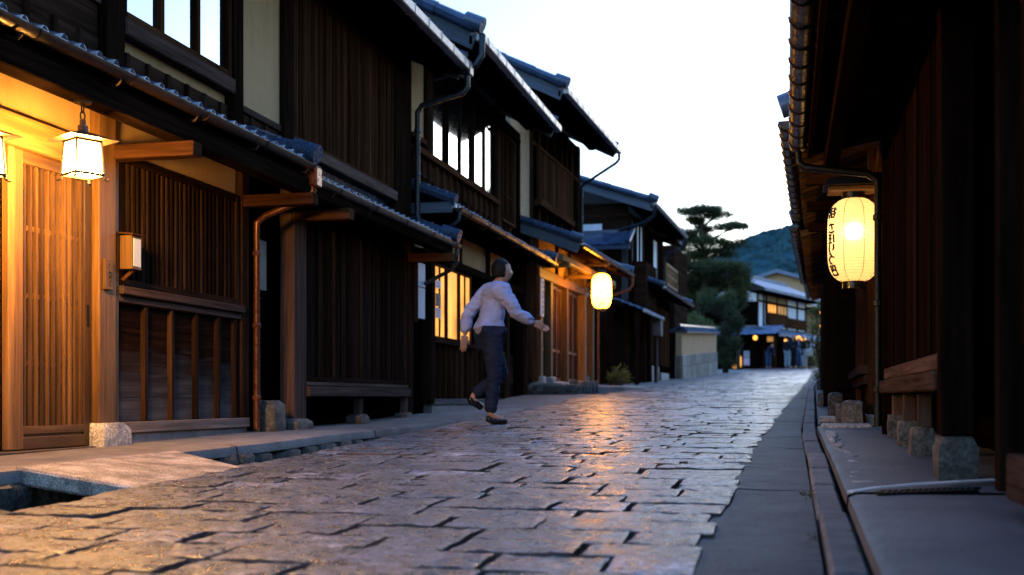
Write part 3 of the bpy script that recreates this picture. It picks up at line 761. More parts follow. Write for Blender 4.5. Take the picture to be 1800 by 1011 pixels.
boxpart(h,'shutter_cap',W,[(X2-.05,X2+.13,17.5,18.5,4.853,4.90)],.004)
main_roof(h,13.3,18.15,-3.70,5.02,.52,-7.2,X2,-10.5)
pipe(h,[(-3.60,13.32,5.0),(-3.60,13.3,4.74),(-3.68,13.3,4.62),(-4.2,13.28,4.5)],.05,M['pipe_blue'],clips=False)

# ------------------------------------------------------------------ house 3: the inn with the paper lantern (street bends right from here)
KB=-math.atan(.04)
F=Matrix.Translation((-4.3,19.5,0))@Matrix.Rotation(KB,4,'Z')
h=thing('townhouse','two-storey inn with lamp-lit honey timber entrance, buff plaster and a closed upper shutter','townhouse',(-4.3,19.5,.85),KB)
def fb(root,name,mat,boxes,bevel=.005): return boxpart(root,name,mat,boxes,bevel,F)
class FMB(MB):
    def __init__(s,jit=0): MB.__init__(s,F,jit)
fb(h,'wall',WB,[(-6,-.28,-.1,4.9,.6,6.0),(-1,-.12,-.1,4.35,.85,3.3)],0)
WL=M['wood_light']
fb(h,'lintel',WL,[(-.1,.06,.05,4.55,2.72,2.90)],.01)
fb(h,'post',WL,[(-.08,.05,.18,.32,.98,2.72),(-.08,.05,.92,1.06,.98,2.72),(-.08,.05,2.22,2.34,.9,2.72),(-.08,.08,3.72,3.86,.9,3.5),(-.08,.10,4.40,4.54,.9,3.5)],.006)
fb(h,'base_stone',M['stone_light'],[(-.12,.10,.12,.38,.82,.98),(-.12,.10,.88,1.12,.82,.98),(-.14,.14,3.66,3.92,.82,.95)],.02)
fb(h,'threshold',M['stone_light'],[(-.15,.10,1.15,2.2,.845,.90)],.01)
def fdoor(y0,y1,x,z0=.91,z1=2.70):
    mb=FMB(); frame(mb,x,y0,y1,z0,z1,.06,.04); mb.box(x+.004,x+.03,y0+.06,y1-.06,z0+.55,z0+.6)
    d=mb.build('sliding_door',M['wood_door'],h,bevel=.004)
    mb=FMB(); planks(mb,x+.02,y0+.06,y1-.06,z0+.06,z1-.06,5,.015,True); mb.build('door_panel',M['wood_mid'],d)
fdoor(1.08,1.66,-.06); fdoor(1.62,2.2,-.10); fdoor(2.36,3.04,-.06); fdoor(3.0,3.7,-.10); fdoor(.34,.9,-.09)
mb=FMB(); mb.box(-.05,-.035,.44,.50,1.6,2.66); mb.build('added_glow_strip',M['shoji'],h)  # glowing strip added to help light the inn front
fb(h,'plaster_panel',M['plaster'],[(-.1,-.03,.1,1.55,2.905,3.6),(-.1,-.03,1.62,2.6,2.905,3.6),(-.1,-.03,2.67,3.7,2.905,3.6)],0)
fb(h,'strut',WM,[(-.1,.02,1.55,1.62,2.903,3.6),(-.1,.02,2.6,2.67,2.903,3.6),(-.1,.03,-.05,.1,.9,3.6)],.004)
fb(h,'purlin',WL,[(.42,.52,-.1,4.75,2.98,3.09)],.006)
fb(h,'bracket_arm',WL,[(-.05,.56,yy-.045,yy+.045,2.903,2.978) for yy in (.25,2.28,3.79,4.47)],.004)
mb=FMB(); te=tile_roof(mb,-.1,4.85,.82,3.26,-.3,3.68,.168,.2); verge(mb,-.11,.84,3.28,-.3,3.70); verge(mb,4.86,.84,3.28,-.3,3.70); mb.box(-.32,-.22,-.1,4.85,3.68,3.8)
mb.tube([(.88,4.87,3.33),(.66,4.87,3.40)],[.085,.09],10); mb.tube([(.88,-.12,3.33),(.66,-.12,3.40)],[.085,.09],10)
te=mb.build('tiled_eave',[M['tile'],M['tile_end']],h,smooth=40)
mb=FMB(); rafters(mb,-.1,4.85,.82,3.26,-.2,3.64); mb.box(.77,.80,-.1,4.85,3.16,3.223); mb.build('rafter',WM,te)
mb=FMB(); mb.grid([[(.78,-.1,3.22),(.78,4.85,3.22)],[(-.25,-.1,3.62),(-.25,4.85,3.62)]]); mb.build('soffit',WM,te)
mb=FMB(); mb.beam((-.25,-.12,3.58),(.80,-.12,3.18),.03,.17); mb.build('bargeboard',M['board_blue'],te)
mb=FMB(); halfpipe(mb,(.87,-.1,3.24),(.87,4.9,3.24),.055); g=mb.build('gutter',M['copper'],h,smooth=45)
hooks(g,(.87,-.1,3.24),(.87,4.85,3.24),T=F)
pipe(h,[(.87,4.88,3.2),(.87,4.88,3.02),(.80,4.87,2.92),(.22,4.78,2.72),(.14,4.76,2.66),(.14,4.76,.9)],.034,M['copper_red'],F)
# planter box trim at the right end
fb(h,'skirting',M['stone'],[(-.1,.05,3.95,4.38,.85,1.06)],.01)
mb=FMB(); planks(mb,-.02,3.9,4.38,1.07,2.7,5,.015,True); mb.build('plank_wall',WM,h)
u=-.27
fb(h,'upper_plaster',M['plaster_pale'],[(u-.1,u-.01,-.6,.62,3.75,6.0),(u-.1,u-.012,.74,4.55,3.75,6.0)],0)
fb(h,'upper_post',W,[(u-.1,u+.03,.62,.735,3.75,6.0),(u-.1,u+.025,4.56,4.72,3.6,6.0)],.005)
mb=FMB()
for yy in (1.3,1.9,2.5,3.1,3.55,4.05): mb.box(u-.02,u+.012,yy-.025,yy+.025,3.75,5.95)
mb.box(u-.02,u+.02,.74,4.55,5.22,5.30); mb.build('half_timber',WM,h)
mb=FMB(); planks(mb,u+.06,.98,3.62,4.30,5.2,12,.03,True); frame(mb,u+.03,.95,3.66,4.25,5.24,.05,.055); mb.build('shutter',WM,h)
fb(h,'shutter_sill',WM,[(u,u+.14,.9,3.72,4.13,4.247)],.006)
main_roof(h,-.55,4.35,.60,5.84,.5,-3.0,u,-6.4,T=F)
pipe(h,[(.67,4.36,5.8),(.67,4.36,5.62),(.6,4.38,5.55),(-.12,4.62,5.2),(-.2,4.66,5.14),(-.2,4.66,3.8)],.04,M['pipe_blue'],F)

# ------------------------------------------------------------------ house 4: darker house with balcony further up
F=Matrix.Translation((-3.72,28,0))@Matrix.Rotation(KB,4,'Z')
h=thing('townhouse','dark weathered house up the street with a small upper balcony and a gable lean-to','townhouse',(-3.72,28,.95),KB)
fb(h,'wall',WB,[(-6,-.12,-.05,5.4,.6,5.2),(-1.2,.1,1.2,5.6,.7,3.4)],0)
fb(h,'gable_wall',W,[(-6,-.1,-.12,-.055,.8,5.4)],0)
fb(h,'gable_plaster',M['plaster_white'],[(-3.2,-1.6,-.15,-.125,4.75,5.35),(-1.25,-.75,-.15,-.125,4.2,4.9)],0)
fb(h,'gable_beam',M['board_blue'],[(-5,-.1,-.19,-.152,4.6,4.74),(-.85,-.7,-.19,-.153,3.2,4.59),(-.25,-.1,-.19,-.153,3.0,4.59)],.004)
mb=FMB()
rows=[]; 
for j in range(5): rows.append([(-4+4*i/16+.0,-.85+.18*j,4.28+.10*j+.03*(i%2)+.02*(j%2)) for i in range(17)])
mb.grid(rows); mb.box(-4.1,.08,-.9,-.83,4.17,4.26); mb.tube([(.02,-.85,4.32),(.02,-.1,4.74)],.07,8); mb.build('lean_to_roof',M['tile'],h,smooth=30)
fb(h,'upper_plaster',M['plaster_white'],[(-.12,-.06,.05,.3,4.0,5.0),(-.12,-.06,.75,1.2,3.9,5.05),(-.12,-.06,1.28,1.75,3.9,5.05),(-.12,-.06,3.5,4.3,3.9,5.0)],0)
fb(h,'shutter_box',W,[(-.1,.22,.7,2.4,2.75,4.05)],.01)
fb(h,'upper_post',W,[(-.12,-.02,yy-.05,yy+.05,3.4,5.15) for yy in (0,.35,.72,1.24,1.78,2.5,3.4,4.35,5.25)])
mb=FMB(); b0,b1=3.1,5.3
mb.box(-.05,.4,b0,b1,3.66,3.73); mb.box(.34,.4,b0,b1,4.22,4.28)
for k in range(9): yy=b0+(b1-b0)*k/8; mb.box(.35,.39,yy-.025,yy+.025,3.73,4.22)
mb.box(.355,.385,b0,b1,3.95,3.99)
mb.build('balcony_rail',M['wood_light'],h)
window(h,-.08,4.42,5.18,3.75,5.0,2,.05,.05,W,M['glass'],.04,T=F)
mb=FMB(); tile_roof(mb,1.0,6.6,.62,3.40,-.1,3.68,.168,.2); verge(mb,.98,.64,3.42,-.1,3.7); verge(mb,6.62,.64,3.42,-.1,3.7); mb.box(-.15,-.05,3.5,6.6,3.68,3.95)
te=mb.build('tiled_eave',[M['tile'],M['tile_end']],h,smooth=40)
mb=FMB(); rafters(mb,1.0,6.6,.6,3.38,-.1,3.66); mb.build('rafter',WB,te)
mb=FMB(); halfpipe(mb,(.68,.95,3.38),(.68,6.65,3.38),.055); mb.build('gutter',M['copper'],h,smooth=45)
fb(h,'lower_post',W,[(-.02,.12,1.2,1.33,.95,3.35),(-.02,.14,2.0,2.12,1.0,3.35),(-.02,.12,3.6,3.72,1.0,3.35),(-.02,.12,5.5,5.62,1.1,3.35)],.005)
mb=FMB(); planks(mb,.11,2.1,5.5,1.5,3.1,14,.02,True); mb.build('plank_wall',WM,h)
fb(h,'skirting',M['stone_light'],[(.0,.14,2.2,3.4,.8,1.45),(.0,.13,3.9,5.4,.9,1.3)],.01)
# low canopy over the side entrance
mb=FMB(); tile_roof(mb,-1.6,1.6,.55,2.62,-.2,2.92,.168,.2); mb.build('canopy',[M['tile'],M['tile_end']],h,smooth=40)
fb(h,'canopy_post',W,[(.3,.4,-1.5,-1.4,.9,2.6),(.3,.4,1.42,1.52,.9,2.6),(-.3,-.2,-1.7,-.1,.9,2.8)],.005)
main_roof(h,-.5,5.3,.58,5.30,.34,-3.2,-.1,-6.5,T=F,boxg=False)
mb=FMB(); halfpipe(mb,(.64,-.5,5.28),(.64,5.35,5.28),.06); mb.build('gutter',M['gutter_pale'],h,smooth=45)
pipe(h,[(.64,5.33,5.25),(.62,5.33,5.05),(.5,5.35,4.95),(.05,5.45,4.8),(0,5.45,4.7),(0,5.45,3.6)],.04,M['pipe_blue'],F)
pipe(h,[(.64,-.48,5.25),(.6,-.46,5.0),(.3,-.3,4.85),(-.3,-.2,4.72)],.05,M['pipe_blue'],F,clips=False)
# house 5 behind it, only its roof and upper wall show
F=Matrix.Translation((-3.95,34.9,0))@Matrix.Rotation(KB,4,'Z')
h=thing('house','small dark house with a bare eave showing just behind the balcony house','house',(-4.1,36,1.2),KB)
fb(h,'wall',W,[(-5,.55,.3,3.4,.9,5.3)],0)
mb=FMB(); tile_roof(mb,-.2,3.6,.35,5.75,-2.4,6.75,.27,.3,6); mb.grid([[(-2.4,-.2,6.75),(-2.4,3.6,6.75)],[(-5.4,-.2,5.7),(-5.4,3.6,5.7)]]); mb.build('roof',[M['tile'],M['tile_end']],h,smooth=40)
mb=FMB(); rafters(mb,-.2,3.6,.35,5.75,-1,6.22,.4,.06,.1); mb.beam((.35,-.2,5.66),(-2.4,-.2,6.66),.05,.2); mb.build('rafter',W,h)

# garden wall after it
h=thing('garden_wall','plastered garden wall with stone base and tiled coping below the pine','garden wall',(-3.1,36,1.2))
A=Vector((-3.09,34.3,0)); B=Vector((-2.66,44.2,0)); d=(B-A).normalized(); ang=math.atan2(d.y,d.x)-math.pi/2
F=Matrix.Translation(A)@Matrix.Rotation(ang,4,'Z'); L=(B-A).length
mb=FMB(); mb.prism([(-.18,0,.8),(.0,0,.8),(.0,L,1.3),(-.18,L,1.3)],(0,0,1.75)); mb.build('plaster',M['plaster_tan'],h)
mb=FMB(); y=0; rk=random.Random(3)
while y<L:
    w=min(rk.uniform(.5,.9),L-y)
    for q,(za,zb) in enumerate(((-.3,.36),(.37,.72))): mb.prism([(-.2,y,1.15+.05*y+za),(.04+rk.uniform(-.006,.006),y,1.15+.05*y+za),(.04,y+w-.012,1.15+.05*(y+w)+za),(-.2,y+w-.012,1.15+.05*(y+w)+za)],(0,0,zb-za))
    y+=w
mb.build('stone_base',M['concrete'],h,bevel=.01)
mb=FMB()
for k in range(int(L/.27)):
    y=k*.27; z=2.57+.052*y
    for s_ in (-1,1): mb.beam((-.09,y+.13,z+.14),(-.09+s_*.26,y+.13,z+.0),.25,.03); mb.tube([(-.09,y+.01,z+.16),(-.09+s_*.27,y+.01,z+.02)],.035,6)
mb.tube([(-.09,-.05,2.75),(-.09,L+.05,2.75+.052*L)],.07,8); mb.build('coping',M['tile'],h,smooth=40)

# ------------------------------------------------------------------ far corner house, its neighbours
k=math.atan(.35)
F=Matrix.Translation((-1.62,64.3,0))@Matrix.Rotation(-k,4,'Z')
h=thing('corner_house','distant white-walled two-storey corner house with a glowing upper window at the top of the street','corner house',(-1.62,64.3,2.2),-k)
fb(h,'wall',M['plaster_white'],[(-5,-.05,0,8.2,4.6,6.55),(-4.9,-.3,.1,8.1,2.0,4.6)],0)
fb(h,'lower_wall',WB,[(-.28,-.2,.1,8.1,2.0,4.4),(-4.9,-.1,-.04,.09,2,4.4)],0)
fb(h,'gable_boards',M['wood_black'],[(-5,-.06,-.06,-.005,4.62,5.95)],0)
mb=FMB()
for yy in (.05,.95,1.35,3.05,4.75,6.6,8.15): mb.box(-.06,.02,yy-.06,yy+.06,4.5,6.55)
mb.box(-.06,.03,0,8.2,5.95,6.05); mb.box(-.06,.03,1.35,8.2,4.5,4.6); mb.build('timber_frame',W,h)
fb(h,'balcony_panel',WM,[(-.04,.12,1.45,4.7,4.72,5.38),(-.04,.09,4.85,8.15,4.72,5.3)],.01)
fb(h,'upper_plaster',M['plaster'],[(-.05,-.01,1.45,4.7,6.06,6.5)],0)
window(h,-.02,1.5,2.95,5.4,5.94,3,.04,.05,W,M['shoji'],.05,T=F); window(h,-.02,3.12,4.68,5.4,5.94,3,.04,.05,WM,M['shoji_dim'],.05,T=F)
mb=FMB(); rows=[]
for j in range(6): rows.append([(.9-.5*j,-1.1+10.2*i/40,6.55+.21*j+.03*(i%2)) for i in range(41)])
mb.grid(rows); mb.grid([[(-1.6,-1.1,7.6),(-1.6,9.1,7.6)],[(-5.9,-1.1,6.4),(-5.9,9.1,6.4)]]); mb.box(.8,.9,-1.1,9.1,6.42,6.55); mb.box(-1.75,-1.45,-1.1,9.1,7.58,7.75); mb.build('roof',M['tile_far'],h)
fb(h,'soffit',WB,[(-.1,.82,-1.0,9,6.38,6.46)],0)
mb=FMB(); rows=[]
for j in range(4): rows.append([(1.5-.5*j,-.6+9.3*i/40,4.1+.15*j+.025*(i%2)) for i in range(41)])
mb.grid(rows); rows=[]
for j in range(4): rows.append([(-4.6+6.1*i/30,-1.3+.45*j,4.05+.17*j+.025*(i%2)) for i in range(31)])
mb.grid(rows); mb.box(1.4,1.5,-.6,8.7,3.95,4.1); mb.build('pent_roof',M['tile_far'],h)
fb(h,'porch_post',WM,[(1.1,1.25,yy-.07,yy+.07,2.0,4.0) for yy in (-.5,1.2,3.2,5.2,7.2,8.6)]); fb(h,'door_post',WM,[(-.2,-.12,yy-.07,yy+.07,2.1,3.9) for yy in (1.3,2.6,3.9,5.2,6.5)])
F=Matrix.Translation((.9,74,0))@Matrix.Rotation(-k,4,'Z')
h=thing('house','far low house with a blue-grey roof edge to the right of the white corner house','house',(.9,74,2.2),-k)
fb(h,'wall',M['plaster'],[(-5,-.0,0,7,2.2,6.4)],0)
mb=FMB(); rows=[[(.9-.6*j,-.8+8.5*i/30,6.35+.22*j+.03*(i%2)) for i in range(31)] for j in range(5)]; mb.grid(rows); mb.build('roof',M['tile_far'],h)
fb(h,'soffit',WB,[(-.2,.85,-.7,7.6,6.15,6.25)],0)
h=thing('house','tall ochre-walled house with a dark gable roof rising behind the white corner house','house',(-.5,86,2.2))
mb=MB(); mb.prism([(-3.2,86,2.2),(2.6,86,2.2),(2.6,86,8.75),(-.8,86,9.75),(-3.2,86,9.0)],(0,7,0)); mb.build('wall',M['plaster_pale'],h)
mb=MB(); mb.prism([(-3.9,85.4,8.78),(-.8,85.4,9.78),(3.3,85.4,8.55),(3.3,85.4,8.8),(-.8,85.4,10.05),(-3.9,85.4,9.05)],(0,8,0)); mb.build('roof',M['tile_far'],h)

# ------------------------------------------------------------------ right-hand houses (local frame turned to face the street)
def rframe(x,y,a): return Matrix.Translation((x,y,0))@Matrix.Rotation(math.pi-a,4,'Z')
a=0.0
F=rframe(.632,8.0,a)
WR=M['wood_right']
h=thing('townhouse','near-black boarded house at right with a low deep eave and stone-footed bench ledge','townhouse',(.632,8.0,.36),math.pi-a)
fb(h,'wall',WB,[(-6,-.42,-.0,6.5,.15,3.0),(-.3,-.06,.1,2.95,.80,2.6)],0)
mb=FMB(); planks(mb,.0,.14,2.98,.78,2.3,9,.02,True)
for yy in (.7,1.35,2.05,2.6): mb.box(-.02,.014,yy-.012,yy+.012,.78,2.3)
mb.build('plank_wall',WR,h)
fb(h,'post',WR,[(-.12,.02,.0,.13,.30,2.6),(-.10,.03,2.985,3.10,.44,2.75),(-.14,.0,4.16,4.22,.30,2.75)],.006)
fb(h,'lintel',WR,[(-.08,.03,.13,2.98,2.31,2.42),(-.08,.03,3.10,6.4,2.31,2.42)],.006)
fb(h,'bench_ledge',M['wood_bench'],[(-.05,.045,.1,2.98,.62,.705),(-.05,.02,.16,2.98,.708,.782)],.008)
for i,yy in enumerate((.42,1.12,1.86)): fb(h,'bench_leg',M['wood_bench'],[(-.08,-.01,yy-.03,yy+.03,.44,.617)],.005)
rockpart(h,'base_stone',M['stone'],[((-.035,yy,z),r,r*1.15,.085 if i<3 else .115,i+12,.09) for i,(yy,r,z) in enumerate(((.42,.052,.40),(1.12,.056,.375),(1.86,.062,.355),(3.045,.078,.32)))],F)
mb=FMB(); planks(mb,-.25,3.1,4.16,.3,2.4,5,.03,True); planks(mb,-.06,4.23,6.3,.75,2.3,9,.02,True); mb.build('side_boards',WR,h)
fb(h,'grey_panel',M['board_blue'],[(-.1,-.065,4.3,6.0,.46,.74)],.004)
fb(h,'sill_beam',M['wood_bench'],[(-.1,-.02,4.24,6.3,.28,.42)],.006)
beampart(h,'bracket_arm',WM,[((-.06,4.5,1.75),(.42,4.4,2.42),.07,.09),((-.03,1.8,2.40),(.38,1.8,2.30),.075,.09),((-.03,.08,2.37),(.40,.08,2.28),.075,.09)],F)
mb=FMB(); tile_roof(mb,-.12,6.6,.53,2.36,-2.6,3.3,.168,.2); verge(mb,-.13,.55,2.38,-2.6,3.32); mb.tube([(.6,-.14,2.43),(.36,-.14,2.50)],[.08,.085],10)
mb.grid([[(-2.6,-.12,3.3),(-2.6,6.6,3.3)],[(-6.4,-.12,2.4),(-6.4,6.6,2.4)]])
te=mb.build('tiled_roof',[M['tile'],M['tile_end']],h,smooth=40)
mb=FMB(); rafters(mb,-.1,6.5,.52,2.35,-.4,2.63,.24,.045,.065); mb.box(.47,.50,-.1,6.6,2.24,2.31); mb.build('rafter',WM,te)
mb=FMB(); mb.grid([[(.5,-.1,2.312),(.5,6.6,2.312)],[(-.4,-.1,2.582),(-.4,6.6,2.582)]]); mb.build('soffit',WR,te)
fb(h,'purlin',WR,[(.30,.39,-.1,6.4,2.16,2.24)],.005)
mb=FMB(); halfpipe(mb,(.565,-.08,2.335),(.565,6.5,2.335),.06,seams=.32); g=mb.build('gutter',M['copper'],h,smooth=45)
pipe(h,[(.565,-.03,2.29),(.56,-.03,2.2),(.52,-.02,2.165),(.11,.0,2.10),(.045,.0,2.05),(.045,.0,.40)],.032,M['iron'],F)

# house beyond it: recessed lit front behind the lantern
a2=math.atan(.025); F=rframe(.80,13.0,a2)
h=thing('townhouse','lantern-lit recessed wooden front just beyond the near-black right-hand house','townhouse',(.80,13.0,.5),math.pi-a2)
fb(h,'wall',WB,[(-6,-.1,0,4.75,.3,3.2)],0)
mb=FMB(); planks(mb,.0,.05,4.7,.85,2.6,26,.02,True); mb.build('plank_wall',WM,h)
fb(h,'post',WM,[(-.02,.09,3.40,3.53,.46,2.7),(-.1,.06,2.2,2.32,.5,2.7),(-.1,.08,.0,.14,.5,2.7)],.006)
fb(h,'base_stone',M['stone_light'],[(-.05,.13,3.35,3.58,.33,.458)],.015)
fb(h,'bench_ledge',M['wood_bench'],[(-.05,.16,.2,3.5,.78,.86),(-.05,.12,.2,3.5,.70,.775)],.006)
mb=FMB()
for i in range(9): mb.box(-.02,.03,.3+.36*i,.36+.36*i,.4,.70)
mb.build('lower_slat',WR,h)
fb(h,'lintel',WM,[(-.1,.06,.0,4.7,2.28,2.40)],.006)
fb(h,'bracket_arm',WM,[(-.05,.58,yy-.04,yy+.04,2.403,2.49) for yy in (.2,1.6,3.0,4.35)])
mb=FMB(); tile_roof(mb,-.1,4.6,.66,2.60,-2.4,3.5,.168,.2); verge(mb,-.11,.68,2.62,-2.4,3.52); verge(mb,4.61,.68,2.62,-2.4,3.52); mb.tube([(.74,4.62,2.68),(.46,4.62,2.77)],[.085,.09],10); mb.tube([(.74,-.12,2.68),(.46,-.12,2.77)],[.085,.09],10)
mb.grid([[(-2.4,-.1,3.5),(-2.4,4.6,3.5)],[(-6,-.1,2.5),(-6,4.6,2.5)]])
te=mb.build('tiled_roof',[M['tile'],M['tile_end']],h,smooth=40)
mb=FMB(); rafters(mb,-.08,4.55,.65,2.59,-.1,2.82,.26,.045,.065); mb.build('rafter',M['wood_door'],te)
mb=FMB(); mb.grid([[(.62,-.1,2.562),(.62,4.6,2.562)],[(-.1,-.1,2.78),(-.1,4.6,2.78)]]); mb.build('soffit',WM,te)
mb=FMB(); halfpipe(mb,(.70,-.1,2.58),(.70,4.62,2.58),.055,seams=.32); mb.build('gutter',M['copper'],h,smooth=45)

for i,(x,y0,n,eav,z,lab,wm) in enumerate(((.63,19.2,6.0,.26,2.52,'dark slim shopfront with orange-lit rafters, third house along the right side',WR),(.82,27.2,7.4,.24,2.95,'furthest right-hand house with a sagging lit eave beside the yellow-green bush',WR))):
    a3=math.atan(.03); F=rframe(x+.03*0,y0,a3)
    h=thing('townhouse',lab,'townhouse',(x,y0,zr(y0)),math.pi-a3)
    b=zr(y0-n/2)
    fb(h,'wall',WB,[(-5,-.08,.0,n,b-.4,z+.5)],0)
    mb=FMB(); planks(mb,.0,.0,n,b+.35,z-.3,int(n*4),.02,True); mb.build('plank_wall',wm,h)
    fb(h,'post',W,[(-.08,.07,yy,yy+.13,b-.1,z+.05) for yy in (.0,n*.33,n*.66,n-.13)],.005)
    fb(h,'base_stone',M['stone'],[(-.12,.13,yy-.04,yy+.17,b-.25,b+.08) for yy in (n*.33,n*.66,n-.17)],.02)
    mb=FMB(); tile_roof(mb,-.1,n+.1,eav+.08,z,-2.2,z+.8,.168,.2); verge(mb,n+.11,eav+.1,z+.02,-2.2,z+.82); mb.tube([(eav+.16,n+.12,z+.08),(eav-.12,n+.12,z+.17)],[.085,.09],10)
    mb.grid([[(-2.2,-.1,z+.8),(-2.2,n+.1,z+.8)],[(-5.2,-.1,z-.1),(-5.2,n+.1,z-.1)]])
    te=mb.build('tiled_roof',[M['tile'],M['tile_end']],h,smooth=40)
    mb=FMB(); rafters(mb,-.08,n+.08,eav+.07,z-.01,-.1,z+.1,.26,.045,.065); mb.build('rafter',M['wood_light'],te)
    mb=FMB(); mb.grid([[(eav+.05,-.1,z-.04),(eav+.05,n+.1,z-.04)],[(-.1,-.1,z+.05),(-.1,n+.1,z+.05)]]); mb.build('soffit',WM,te)
    mb=FMB(); halfpipe(mb,(eav+.12,-.1,z-.02),(eav+.12,n+.12,z-.02),.05,seams=.35); mb.build('gutter',M['copper'],h,smooth=45)
    mb=FMB(); mb.box(-.04,.0,n-1.3,n-.5,z-.9,z-.35); mb.build('lit_window',M['shoji'],h)

# rough footing stones and pale step slabs on the right pavement
for i,(x,y,rx,ry,rz_,l) in enumerate([(.50,9.35,.085,.14,.12,'rough brown footing stone nearest the paper lantern'),(.44,9.95,.05,.12,.09,'small rounded dark stone between the two footing stones'),(.42,10.6,.07,.16,.13,'dark squared footing stone further along the right pavement')]):
    mb=MB(); mb.rock((x,y,zr(y)+.03+rz_*.8),rx,ry,rz_,seed=i+31,n=10,amp=.1,sq=.9)
    tag(mb.build('footing_stone',M['stone'],smooth=50),l,'stone','footing stones')
for i,(y,w,l) in enumerate([(8.95,.36,'pale stone step slab on the right pavement, nearer one below the lantern'),(10.05,.26,'pale stone step slab on the right pavement, farther one past the gap')]):
    mb=MB(); x=KX(y)+.14; mb.prism([(x,y-.16,zr(y)+.03),(x+w,y-.14,zr(y)+.03),(x+w,y+.16,zr(y)+.04),(x,y+.15,zr(y)+.04)],(0,0,.045))
    tag(mb.build('step_slab',M['stone_light'],bevel=.008),l,'step slab','step slabs')

# ------------------------------------------------------------------ lamps
def rotz(p,c,a):
    x,y=p[0]-c[0],p[1]-c[1]; return (c[0]+x*math.cos(a)-y*math.sin(a),c[1]+x*math.sin(a)+y*math.cos(a),p[2])
def entry_lantern(x,y,z0,label,rot,top):
    t=thing('hanging_lantern',label,'lantern',(x,y,z0)); T=Matrix.Translation((x,y,z0))@Matrix.Rotation(rot,4,'Z')
    b,tp,hh=.086,.074,.19; zb=.03
    mb=MB(T)
    for sx in (-1,1):
        for sy in (-1,1):
            mb.beam((sx*b,sy*b,zb-.025),(sx*tp,sy*tp,zb+hh),.012,.012)
            mb.tube([(sx*b,sy*b,zb-.02),(sx*(b+.012),sy*(b+.012),zb-.032),(sx*(b+.02),sy*(b+.02),zb-.026)],.006,6)
    for w,z in ((b,zb),(tp,zb+hh)):
        for q in ((-1,0),(1,0)): mb.beam((q[0]*w,-w,z),(q[0]*w,w,z),.012,.014); mb.beam((-w,q[0]*w,z),(w,q[0]*w,z),.012,.014)
    mb.build('frame',M['iron'],t)
    for k in range(4):
        an=math.pi/2*k; mb=MB(T@Matrix.Rotation(an,4,'Z')); o=.004
        mb.poly([(b-o,-b+.006,zb+.006),(b-o,b-.006,zb+.006),(tp-o,tp-.006,zb+hh-.006),(tp-o,-tp+.006,zb+hh-.006)]); mb.build('paper_pane',M['lamp_pane'],t)
    mb=MB(T); e=.150; z=zb+hh+.008
    for k in range(4):
        A=rotz((e,-e,z),(0,0),math.pi/2*k); B=rotz((e,e,z),(0,0),math.pi/2*k); mb.poly([A,B,(0,0,z+.06)]); mb.poly([A,(0,0,z-.004),B])
    mb.lathe((0,0,z+.045),[(.03,0),(.03,.04),(.018,.045),(.018,.075)],8)
    mb.build('hood',M['copper'],t,smooth=30)
    mb=MB(T); z+=.12; i=0
    while z<top-z0-.01:
        pts=[( (.014*math.cos(q) if i%2 else 0),(0 if i%2 else .014*math.cos(q)), z+.024+.026*math.sin(q)) for q in [2*math.pi*j/10 for j in range(11)]]
        mb.tube(pts,.0045,5,cap=False); z+=.042; i+=1
    mb.lathe((0,0,top-z0-.012),[(.05,0),(.05,.012)],10); mb.build('chain',M['iron'],t,smooth=60)
    return t
entry_lantern(-3.95,5.79,1.845,'glowing four-sided metal lantern hanging on a chain before the lattice door at left',R(-28),2.30)
entry_lantern(-4.0,4.995,1.70,'second hanging metal lantern, mostly cut off by the left edge of the view',R(-20),2.30)

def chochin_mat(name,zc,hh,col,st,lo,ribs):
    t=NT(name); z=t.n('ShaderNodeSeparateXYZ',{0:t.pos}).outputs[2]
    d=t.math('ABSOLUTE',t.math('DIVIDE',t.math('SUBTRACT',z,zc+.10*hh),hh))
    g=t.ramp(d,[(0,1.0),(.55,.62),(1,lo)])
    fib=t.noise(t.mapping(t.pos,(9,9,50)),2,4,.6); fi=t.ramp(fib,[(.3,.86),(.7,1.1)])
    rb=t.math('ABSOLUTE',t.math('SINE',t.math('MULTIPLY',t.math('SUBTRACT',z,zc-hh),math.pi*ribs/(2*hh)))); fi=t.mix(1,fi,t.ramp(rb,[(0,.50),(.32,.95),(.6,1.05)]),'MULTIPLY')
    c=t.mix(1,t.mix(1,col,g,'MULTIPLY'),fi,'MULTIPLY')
    p=t.princ(Base=(.5,.4,.2),Roughness=.7,Emit=c,EmitS=st)
    rf=t.n('ShaderNodeBsdfRefraction',{'Color':(1,.85,.6,1),'Roughness':.75,'IOR':1.3})
    mx=t.n('ShaderNodeMixShader',{0:.22}); t.link(p.outputs[0],mx.inputs[1]); t.link(rf.outputs[0],mx.inputs[2]); t.link(mx.outputs[0],t.out.inputs[0]); return t.m
def stroke(mb,pts,C,prof,phi0,zc,w,h,thick):
    """brush stroke laid on the lantern surface; pts in a unit box"""
    P=[]
    for u,v in pts:
        z=zc+v*h; r=prof(z)+.0035; ph=phi0+u*w/r
        P.append(Vector((C[0]+r*math.cos(ph),C[1]+r*math.sin(ph),C[2]+z)))
    n=len(P)
    mb.tube(P,[thick*(.75+.4*math.sin(math.pi*(i+.6)/n)) for i in range(n)],6)
